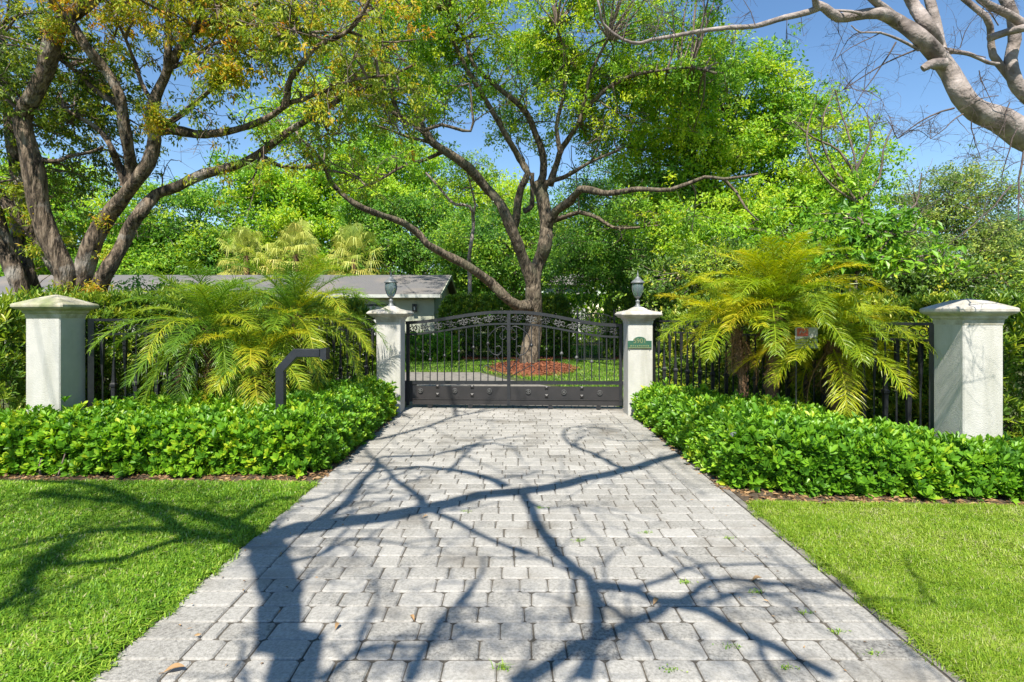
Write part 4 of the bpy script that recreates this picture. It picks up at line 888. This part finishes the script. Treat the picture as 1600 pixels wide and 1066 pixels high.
for (x, y, d, L, r, dep) in ((1491,169,(-1,.1,-.25),.42,.011,3),(1505,178,(-.9,-.1,-.5),.30,.008,2),(1431,78,(-.7,0,-.35),.55,.010,3),(1400,66,(-.5,.1,-.9),.5,.009,3),(1375,52,(-.8,0,-.4),.4,.007,3),(1345,50,(-1,0,-.35),.3,.006,2),(1518,188,(.2,0,-1),.30,.007,2),(1600,236,(-.3,.1,-1),.55,.012,3),(1580,290,(-.8,0,-.6),.5,.009,3),(1540,90,(-.6,0,.2),.3,.007,2),(1560,40,(-.5,0,.5),.3,.007,2),(1500,75,(.3,0,.6),.3,.006,2),(1530,110,(.3,0,-1),.3,.006,2),(1578,160,(-.4,0,-1),.35,.007,2),(1560,150,(-.7,0,.1),.3,.006,2),(1230,28,(-.2,0,-.8),.18,.005,2),(1180,40,(-.3,0,.8),.25,.006,2),(1150,44,(.1,0,-.8),.12,.005,1),(1094,49,(.3,0,.9),.3,.006,2),(1056,56,(-.4,0,.8),.3,.006,2),(1019,62,(.2,0,.9),.35,.007,3),(973,62,(.3,0,1),.4,.007,3),(1311,28,(-.1,0,-.8),.2,.005,2),(1250,22,(0,0,-.9),.15,.004,2),(1590,200,(-.4,0,-.9),.4,.008,2),(1450,165,(-1,0,-.3),.02,.004,0)):
    twigs(bt, P(x, y, 5.0 if x > 1300 else 4.75), d, L*1.2, r*.85, dep+(1 if L > .28 else 0), .05, .5, 5, .16, None, (2, 4) if dep > 2 else (3, 5))
twigs(bt, P(1610, 215, 5.25), (-.05, 0, -1), .5, .014, 3, .02, .6)
finish(root, t, None, M_bark_smooth, None)
bt.build('twigs', M_dtwig, root)

# street tree behind the viewpoint: only its shadow on the stones and lawn is in the photograph
SD = A([.2, 1., -1.35])
def back(px, py, off):
    s = G(px, py); tt = s[1]-(.42*s[1]-.6+.35*off); return s-SD*tt
root = tree('street_tree', 'leaning thin-leaved tree whose branch shadows cross the driveway', (-1.9, -1.3, 0))
t = MB(); sk = []
def SB(pts, y0, y1, r0, r1, first=None, s=8):
    n = len(pts); v = [back(x, y, y0+(y1-y0)*i/(n-1)) for i, (x, y) in enumerate(pts)]
    if first is not None: v = [A(q, float) for q in first]+v
    c = catmull(v, .25); c[1:-1] += rng.normal(0, .012, (len(c)-2, 3)); t.tube(c, np.linspace(r0, r1, len(c)), s, rough=.04); sk.append(c); return c
SB([(452,1066),(440,1000),(445,960),(440,930),(432,900),(420,870),(418,840)], -1.4, -.6, .13, .12, [(-1.9,-1.3,-.05),(-1.86,-.8,1.5)], 12)
SB([(418,845),(450,831),(475,827),(550,817),(650,800),(750,777),(850,765),(950,742),(1050,715),(1130,690)], -.6, 0, .14, .06)
SB([(418,850),(380,832),(340,815),(250,795),(150,785),(60,775)], -.6, -1., .085, .03); SB([(400,850),(300,838),(200,832),(100,845),(0,870)], -.6, -1.4, .06, .03)
SB([(812,768),(822,780),(840,815),(855,850),(900,890),(925,920),(932,960),(925,1020),(915,1066)], -.3, -1.6, .055, .04)
SB([(928,916),(990,925),(1045,945),(1085,930),(1110,910),(1175,910),(1240,915)], -1.2, -1.3, .045, .02); SB([(1045,945),(1000,970),(925,1002),(870,1030),(800,1070)], -1.2, -1.8, .04, .05); SB([(1045,943),(1100,952),(1150,985),(1230,1020),(1300,1060)], -1.2, -1.5, .05, .03)
SB([(790,762),(770,752),(720,737),(690,734),(650,731),(590,738),(545,740)], 0, .3, .06, .02); SB([(480,826),(540,790),(560,765),(590,727),(600,715),(680,712),(760,690),(825,682)], -.4, .6, .06, .015)
SB([(668,796),(655,780),(640,765),(620,750),(590,725),(570,700)], -.2, .3, .05, .02); SB([(590,688),(630,678),(670,667),(720,650),(780,640)], .3, .8, .05, .02); SB([(713,652),(708,630),(705,620)], .7, .8, .04, .03)
SB([(1000,728),(965,732),(945,720),(925,710),(900,700),(885,690),(882,675),(900,668),(960,672)], 0, .6, .05, .015); SB([(640,800),(680,800),(750,835),(825,870)], -.2, -.9, .045, .02)
SB([(400,855),(330,845),(280,850),(200,880),(120,885),(60,880)], -.6, -1.6, .06, .03); SB([(300,842),(240,800),(160,765),(60,755),(0,752)], -.6, -.6, .06, .03); SB([(130,845),(90,870),(60,900),(40,930),(10,960)], -1, -1.6, .07, .03); SB([(360,830),(400,800),(420,790),(470,780)], -.5, -.3, .05, .02)
SB([(430,880),(500,870),(540,850),(560,845)], -.7, -.6, .03, .01); SB([(700,740),(750,695),(800,700),(815,720)], .2, .5, .03, .012); SB([(640,1066),(680,1000),(700,960),(740,930)], -1.6, -1.2, .035, .012); SB([(500,1066),(560,1020),(640,1010),(720,1000)], -1.6, -1.4, .03, .012)
lf = MB()
for (x, y, rx, n, yc) in ((520,880,40,5,-.5),(560,850,40,4,-.4),(750,985,50,7,-1.2),(690,990,45,5,-1.2),(620,930,50,4,-.9),(800,745,45,6,.2),(690,700,50,5,.4),(1000,690,60,8,.5),(920,690,40,3,.4),(1060,760,60,5,.1),(650,1040,60,5,-1.5),(1150,1040,70,5,-1.5),(830,970,40,4,-1),(1000,1010,50,4,-1.2),(250,810,90,12,-.9),(80,790,90,12,-1),(330,830,60,8,-.7),(60,880,40,6,-1.2),(30,930,40,5,-1.3),(420,870,30,5,-.6),(200,770,90,14,-.9),(300,770,80,10,-.7),(120,830,80,10,-1),(380,800,40,6,-.5),(480,700,40,5,.3),(380,660,70,7,.3),(250,690,80,8,0),(1200,760,40,4,0),(1120,730,40,4,.2)):
    yc -= R(3, 6)
    for _ in range(max(2, int(n*.8))):
        c = back(x+rng.normal(0, rx*.6), y+rng.normal(0, rx*.16), yc); k = 34 if x < 440 else 16
        j = np.vstack(sk); a0 = j[np.linalg.norm(j-c, axis=1).argmin()]; t.tube(A([a0, (a0+c)/2+rng.normal(0, .05, 3), c]), A([.012, .008, .004]), 4)
        pp = c+rng.normal(0, .13, (k, 3)); leaves(lf, pp, unit(rng.normal(0, 1, (k, 3))), unit(rng.normal(0, .6, (k, 3))+A([0, 0, .7])), R(.05, .09, k), .032, R(.2, .8, k))
for c in sk:
    for i in range(2, len(c)-1, 3): twigs(t, c[i], unit(c[i]-c[i-1])+rng.normal(0, .6, 3), R(.4, 1.3), R(.014, .028), 2, 0, .6, 4, .2, None, (2, 3))
finish(root, t, lf, M_bark_smooth, L_mid)

# background trees
def bgtree(name, label, x, Y, blobs, leafm, nb, nc, nl, leaf, br, tone, bark=M_bark_grey, r=.18, trunk=None, cs=.2, grp='trees beyond the yard', up=.6, hang=.2, stems=True, flat=.6):
    b0 = P(x, 0, Y); root = tree(name, label, (b0[0], Y, 0), grp); t = MB(); sk_ = []
    zb = 493+CZ*F/Y; by = blobs[0][1]; rp = r*F/Y
    main = trunk or [(x, zb), (x+4, (zb+by)/2), (blobs[0][0], by)]
    sk_.append(limb(t, main, Y, Y, rp, rp*.45, 8, step=.35))
    for b in blobs:
        m0 = sk_[0][int(len(sk_[0])*R(.35, .8))]; e = P(b[0], b[1]+b[4]*.2, b[2]); md = (m0+e)/2+rng.normal(0, .25, 3); c = catmull([m0, md, e], .4); t.tube(c, np.linspace(r*.4, r*.1, len(c)), 6, rough=.05); sk_.append(c)
    lf = MB(); tw = MB()
    crown(lf, tw, blobs, sk_, nb, nc, nl, leaf, br, up, tone, skel_r=(.02, .035), hang=hang, cs=cs, flat=flat)
    finish(root, t, lf, bark, leafm, tw)
Yb = 20
bgtree('leafy_tree', 'tall fresh green tree filling the right of the yard beside the blue sky', 1085, Yb, [(1140,175,Yb,110,90,2,1.5),(1215,260,Yb,130,105,2,1.9),(1090,260,Yb,110,105,2,1.4),(1285,315,Yb-1,75,70,1.6,1.0),(1190,370,Yb-2,140,60,1.8,1.5),(1070,350,Yb,80,60,1.5,.6),(1330,390,Yb-2,60,45,1.5,.5),(1220,180,Yb,55,70,1.5,.6)], L_lime, 290, 15, 26, (.15, .065), .48, (.08, .92), trunk=[(1078,590),(1080,500),(1077,440),(1076,400),(1085,340),(1105,250)], r=.2, cs=.13)
bgtree('dense_tree', 'dense dark green tree behind the plaque pillar lantern', 985, 26, [(985,390,26,105,80,2,1.6),(1060,400,26,60,80,1.8,.8),(920,400,26.5,60,70,1.5,.8),(1000,300,27,110,50,1.8,.9)], L_mid, 150, 13, 26, (.15, .062), .55, (.05, .75), cs=.15)
bgtree('dense_tree', 'mid green tree behind the trunk of the spreading tree', 800, 31, [(800,390,31,90,70,2,1.2),(740,400,31,60,60,1.5,.9),(860,370,31,70,60,1.5,.8)], L_mid, 120, 13, 26, (.18, .075), .6, (.1, .85), cs=.18)
bgtree('dense_tree', 'dark rounded tree right of the fan palms', 660, 34, [(650,365,34,75,55,2,1.2),(700,410,34,60,50,2,.9),(620,400,34,50,50,2,.7),(600,330,35,60,25,1.5,.4)], L_mid, 115, 13, 26, (.18, .08), .6, (.1, .8), cs=.18)
bgtree('broadleaf_tree', 'bright lime tree with layered boughs above the fan palms', 480, 38, [(470,310,38,95,35,2,1.1),(420,265,38,60,25,2,.5),(515,405,38.5,45,35,2,.6),(540,340,38,70,45,2,1.0),(560,275,39,60,35,2,.5),(420,360,37,60,50,2,.8)], L_lime, 130, 13, 28, (.25, .13), .75, (.3, .95), cs=.22, flat=.32)
bgtree('broadleaf_tree', 'bright airy tree filling the gap left of the spreading tree trunk', 640, 35.5, [(600,305,35.5,60,35,2,1.0),(690,320,35.5,70,35,2,1.0),(635,262,36,55,26,1.5,.9),(590,235,36,45,25,1.5,.5),(770,310,35,60,40,2,.8),(560,250,36,50,25,1.5,.3)], L_lime, 115, 13, 27, (.22, .10), .65, (.25, .95), cs=.2, flat=.4)
bgtree('broadleaf_tree', 'deep green tree above the bungalow roof, right of the rough stems', 300, 37, [(310,350,37,100,65,2,1.3),(230,400,36,60,50,2,.8),(370,390,37,50,55,2,.8),(310,420,36,120,30,2,.8)], L_mid, 130, 13, 28, (.24, .11), .75, (.2, .95), cs=.22, flat=.4)
bgtree('broadleaf_tree', 'sunny green tree seen between the leftmost rough stems', 130, 34, [(130,330,34,90,75,2,1.2),(40,330,34,80,80,2,1.0),(150,420,33,70,40,2,.7),(20,420,33,60,50,2,.8)], L_lime, 130, 13, 28, (.22, .10), .7, (.1, .8), cs=.22, flat=.4)
bgtree('olive_tree', 'olive green dome-shaped tree below the open sky at right', 1480, 25, [(1470,400,25,100,75,2,1.6),(1480,310,25,75,45,1.8,.9),(1400,420,24,60,55,1.8,.7),(1545,420,25,40,55,1.5,.6)], L_olive, 170, 15, 26, (.13, .055), .5, (.1, .9), cs=.15, bark=M_bark_smooth, trunk=[(1455,590),(1460,500),(1440,440),(1420,400),(1470,370)])
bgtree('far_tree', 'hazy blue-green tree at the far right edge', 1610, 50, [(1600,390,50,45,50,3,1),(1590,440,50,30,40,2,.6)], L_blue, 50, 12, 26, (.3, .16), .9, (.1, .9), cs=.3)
bgtree('broad_leaved_shrub', 'shrub with very large bright leaves above the right palms', 1330, 11.5, [(1345,345,11.5,55,16,.5,1.0),(1385,372,11.2,60,16,.5,1.0),(1330,405,11.5,70,16,.5,1.0),(1420,405,11,50,12,.5,.8),(1280,390,12,40,25,.5,.5)], L_hedge, 44, 8, 8, (.17, .075), .26, (.25, .8), cs=.13, flat=.3, r=.06, grp='shrubs inside the right fence', stems=False)
bgtree('understory_shrub', 'dark leafy thicket between the tall right hedge and the trees', 1180, 14, [(1120,440,14,90,40,.8,1),(1260,430,14,100,45,.8,1),(1390,445,13.5,90,35,.8,1),(1500,450,13,90,30,.8,.8)], L_tall, 150, 13, 24, (.11, .045), .36, (.1, .85), cs=.12, r=.07, grp='shrubs inside the right fence')
bgtree('understory_shrub', 'leafy screen filling behind the left hedge and rough stems', 200, 14, [(200,474,13,130,8,.6,1),(330,474,13,60,8,.6,.4)], L_mid, 30, 12, 22, (.11, .045), .32, (.2, .9), cs=.12, r=.07, grp='shrubs inside the left fence')
for i, (x, yy, Yd, rx, ry, m, lab) in enumerate(((-60,330,46,130,110,L_lime,'green tree far left, behind the rough stems'), (220,400,48,120,55,L_mid,'distant tree low above the roof, left of the fan palms'), (520,410,50,120,50,L_lime,'distant bright tree behind the fan palms'), (730,420,48,110,60,L_mid,'distant tree left of the white house'), (880,370,52,90,50,L_mid,'distant tree over the white house'), (1050,380,44,130,90,L_mid,'distant tree behind the plaque pillar'), (1250,400,42,130,70,L_lime,'distant tree behind the right palms'), (1700,420,44,110,60,L_olive,'distant olive tree beyond the right edge'))):
    bgtree('distant_tree', lab, x, Yd, [(x, yy, Yd, rx, ry, 3, 1.), (x-40, yy+40, Yd, rx*.8, ry*.6, 3, .8), (x+40, yy+50, Yd, rx*.8, ry*.6, 3, .8)], m, 75, 11, 24, (.34, .17), 1.0, (.1, .8), cs=.34, r=.25, flat=.45)

# grey twiggy leafless tree between the fresh green and the olive tree
root = tree('twiggy_tree', 'grey leafless twiggy tree rising between the green and olive trees', (P(1345, 0, 17.3)[0], 17.3, 0)); t = MB()
m0 = limb(t, [(1345,560),(1348,450),(1345,380),(1345,308)], 17.3, 17.3, 5, 3.5, 7)
tips = []
for pts in ([(1345,330),(1338,263),(1330,225),(1311,165),(1305,140)], [(1345,320),(1300,290),(1265,240),(1262,200),(1275,160)], [(1345,315),(1375,275),(1380,235),(1395,200)], [(1345,325),(1290,240),(1285,190),(1300,150)], [(1345,340),(1390,340),(1430,320),(1440,270)], [(1340,280),(1310,235),(1270,215),(1240,190)], [(1338,263),(1360,220),(1355,180)], [(1345,370),(1400,365),(1435,345),(1428,300)]):
    c = limb(t, pts, 17.3, 17.0, 2.6, 1.0, 6)
    for i in range(3, len(c), 2): twigs(t, c[i], unit(c[i]-c[i-1])+rng.normal(0, .45, 3), R(.4, .95), .012, 2, -.05, .5, 4, .15)
finish(root, t, None, M_twig, None)
root = tree('slender_tree', 'slender pale trunk standing between the long low limb and the middle stem', (P(738, 0, 24)[0], 24, 0), None); t = MB(); sk = []
LB([(736,565),(735,480),(733,420),(735,390),(740,345),(734,322),(712,320),(698,308),(680,285),(665,270)], 24, 23, 5, 2, 8); LB([(738,340),(742,320),(737,295),(730,270)], 24, 23.5, 3, 1.5, 6)
lf = MB(); tw = MB(); crown(lf, tw, [(690,290,23.5,40,30,1,1),(735,270,23.5,30,30,1,.7)], sk, 14, 10, 22, (.12, .05), .4, .5, (.2, .8), cs=.12); finish(root, t, lf, M_bark_smooth, L_center, tw)

# ------------------------------------------------------------------ weeds and fallen leaves on the stones
for x, y, lab in ((1071,914,'widest of the weed tufts, in a joint right of the driveway middle'), (1139,844,'weed sprig in a joint near the right border, farthest up'), (1180,929,'weed sprig beside a fallen leaf by the right border'), (1259,962,'bright round weed on the right border joint'), (1139,1015,'yellowish straggling weed low on the right'), (1047,1052,'small dark weed at the bottom edge of the photo'), (1231,1049,'weed sprig low on the right, nearest the corner'), (1364,1026,'weed on the right border, nearest the grass'), (1308,992,'weed in the border joint, below the round one'), (783,1050,'spiky weed tuft at the bottom middle'), (728,802,'weed tuft left of the thin forked shadow, by the middle'), (845,796,'weed tuft just below the long limb shadow'), (1008,835,'flat yellow weed right of the middle, far up'), (905,848,'tiny weed beside the forked branch shadow')):
    g0 = G(x, y); g0[2] = .008; m_ = MB(); n = 34 if 'widest' in lab or 'spiky' in lab else 20
    q = g0[:2]+rng.normal(0, .015, (n, 2))*A([1.5, .5]); blades(m_, q, .026 if 'spiky' not in lab else .05, .004, R(.2, .85, n), 1.2, .008)
    for q_ in range(8):
        pass
    k = 14; leaves(m_, np.c_[g0[:2]+rng.normal(0, .02, (k, 2))*A([1.4, .6]), R(.012, .03, k)], unit(rng.normal(0, 1, (k, 3))*A([1, 1, .3])), unit(rng.normal(0, .3, (k, 3))+A([0, 0, 1.])), R(.008, .02, k), .008, R(.3, .9, k))
    tag(m_.build('weed_tuft', L_grass, None, g0), lab, 'weed', 'weeds in the driveway joints')
for x, y, lab, a, s in ((1183,911,'curled tan fallen leaf near the right border of the driveway', .2, .075), (1025,946,'golden fallen leaf on the crossing branch shadows', .9, .065), (272,1054,'rusty fallen leaf near the bottom left of the driveway', .3, .09), (644,972,'small brown fallen leaf left of the driveway middle', 2.2, .05), (527,985,'dark fallen leaf beside the trunk shadow', 1.5, .05), (665,812,'pale fallen leaf on the long limb shadow', .5, .05)):
    g0 = G(x, y); g0[2] = .024; m_ = MB(); u = A([math.cos(a), math.sin(a), .12]); v = A([-math.sin(a), math.cos(a), .0]); k = 7
    V = []
    for i in range(k):
        tt = i/(k-1); wd = s*.23*math.sin(math.pi*min(1, tt*.92+.04)); c = g0+u*s*(tt-.5)+A([0, 0, .010*math.sin(tt*3)])
        V += [c+v*wd+A([0, 0, wd*.5]), c, c-v*wd+A([0, 0, wd*.35])]
    m_.add(V, [[i*3+j, i*3+j+1, i*3+j+4, i*3+j+3] for i in range(k-1) for j in range(2)], .75); m_.tube(A([g0-u*s*.5, g0-u*s*.72]), .0015, 4)
    tag(m_.build('fallen_leaf', L_dead, None, g0), lab, 'leaf', 'fallen leaves on the driveway')

# ------------------------------------------------------------------ light, sky, camera
sc = bpy.context.scene
sd = unit(SD); el = math.asin(-sd[2]); azs = math.atan2(-sd[0], -sd[1])
L = bpy.data.lights.new('sun', 'SUN'); L.energy = 5.0; L.angle = math.radians(.62); L.color = (1, .945, .84)
so = bpy.data.objects.new('sun', L); col.objects.link(so)
from mathutils import Vector
so.rotation_euler = Vector(sd).to_track_quat('-Z', 'Y').to_euler(); so.location = (-6, -20, 30)
w = bpy.data.worlds.new('World'); sc.world = w; w.use_nodes = True; nt = w.node_tree
sky = nt.nodes.new('ShaderNodeTexSky'); sky.sky_type = 'NISHITA'; sky.sun_disc = False; sky.sun_elevation = el; sky.sun_rotation = azs
sky.air_density = 1.0; sky.dust_density = .0; sky.ozone_density = 1.3
bg = nt.nodes['Background']; hs = nt.nodes.new('ShaderNodeHueSaturation'); hs.inputs['Saturation'].default_value = 1.16; nt.links.new(sky.outputs[0], hs.inputs['Color']); nt.links.new(hs.outputs[0], bg.inputs[0]); bg.inputs[1].default_value = .10
cam = bpy.data.cameras.new('camera'); cam.sensor_width = 36; cam.lens = F/1600*36; cam.shift_y = -(533-H)/1600; cam.clip_end = 2000; cam.clip_start = .05
co = bpy.data.objects.new('camera', cam); col.objects.link(co); co.location = (0, 0, CZ); co.rotation_euler = (math.pi/2, 0, 0); sc.camera = co
sc.view_settings.view_transform = 'Standard'; sc.view_settings.look = 'None'; sc.view_settings.exposure = .95; sc.view_settings.gamma = 1
sc.cycles.max_bounces = 7; sc.cycles.diffuse_bounces = 4; sc.cycles.transmission_bounces = 5; sc.cycles.caustics_reflective = False; sc.cycles.caustics_refractive = False
sc.cycles.use_denoising = True
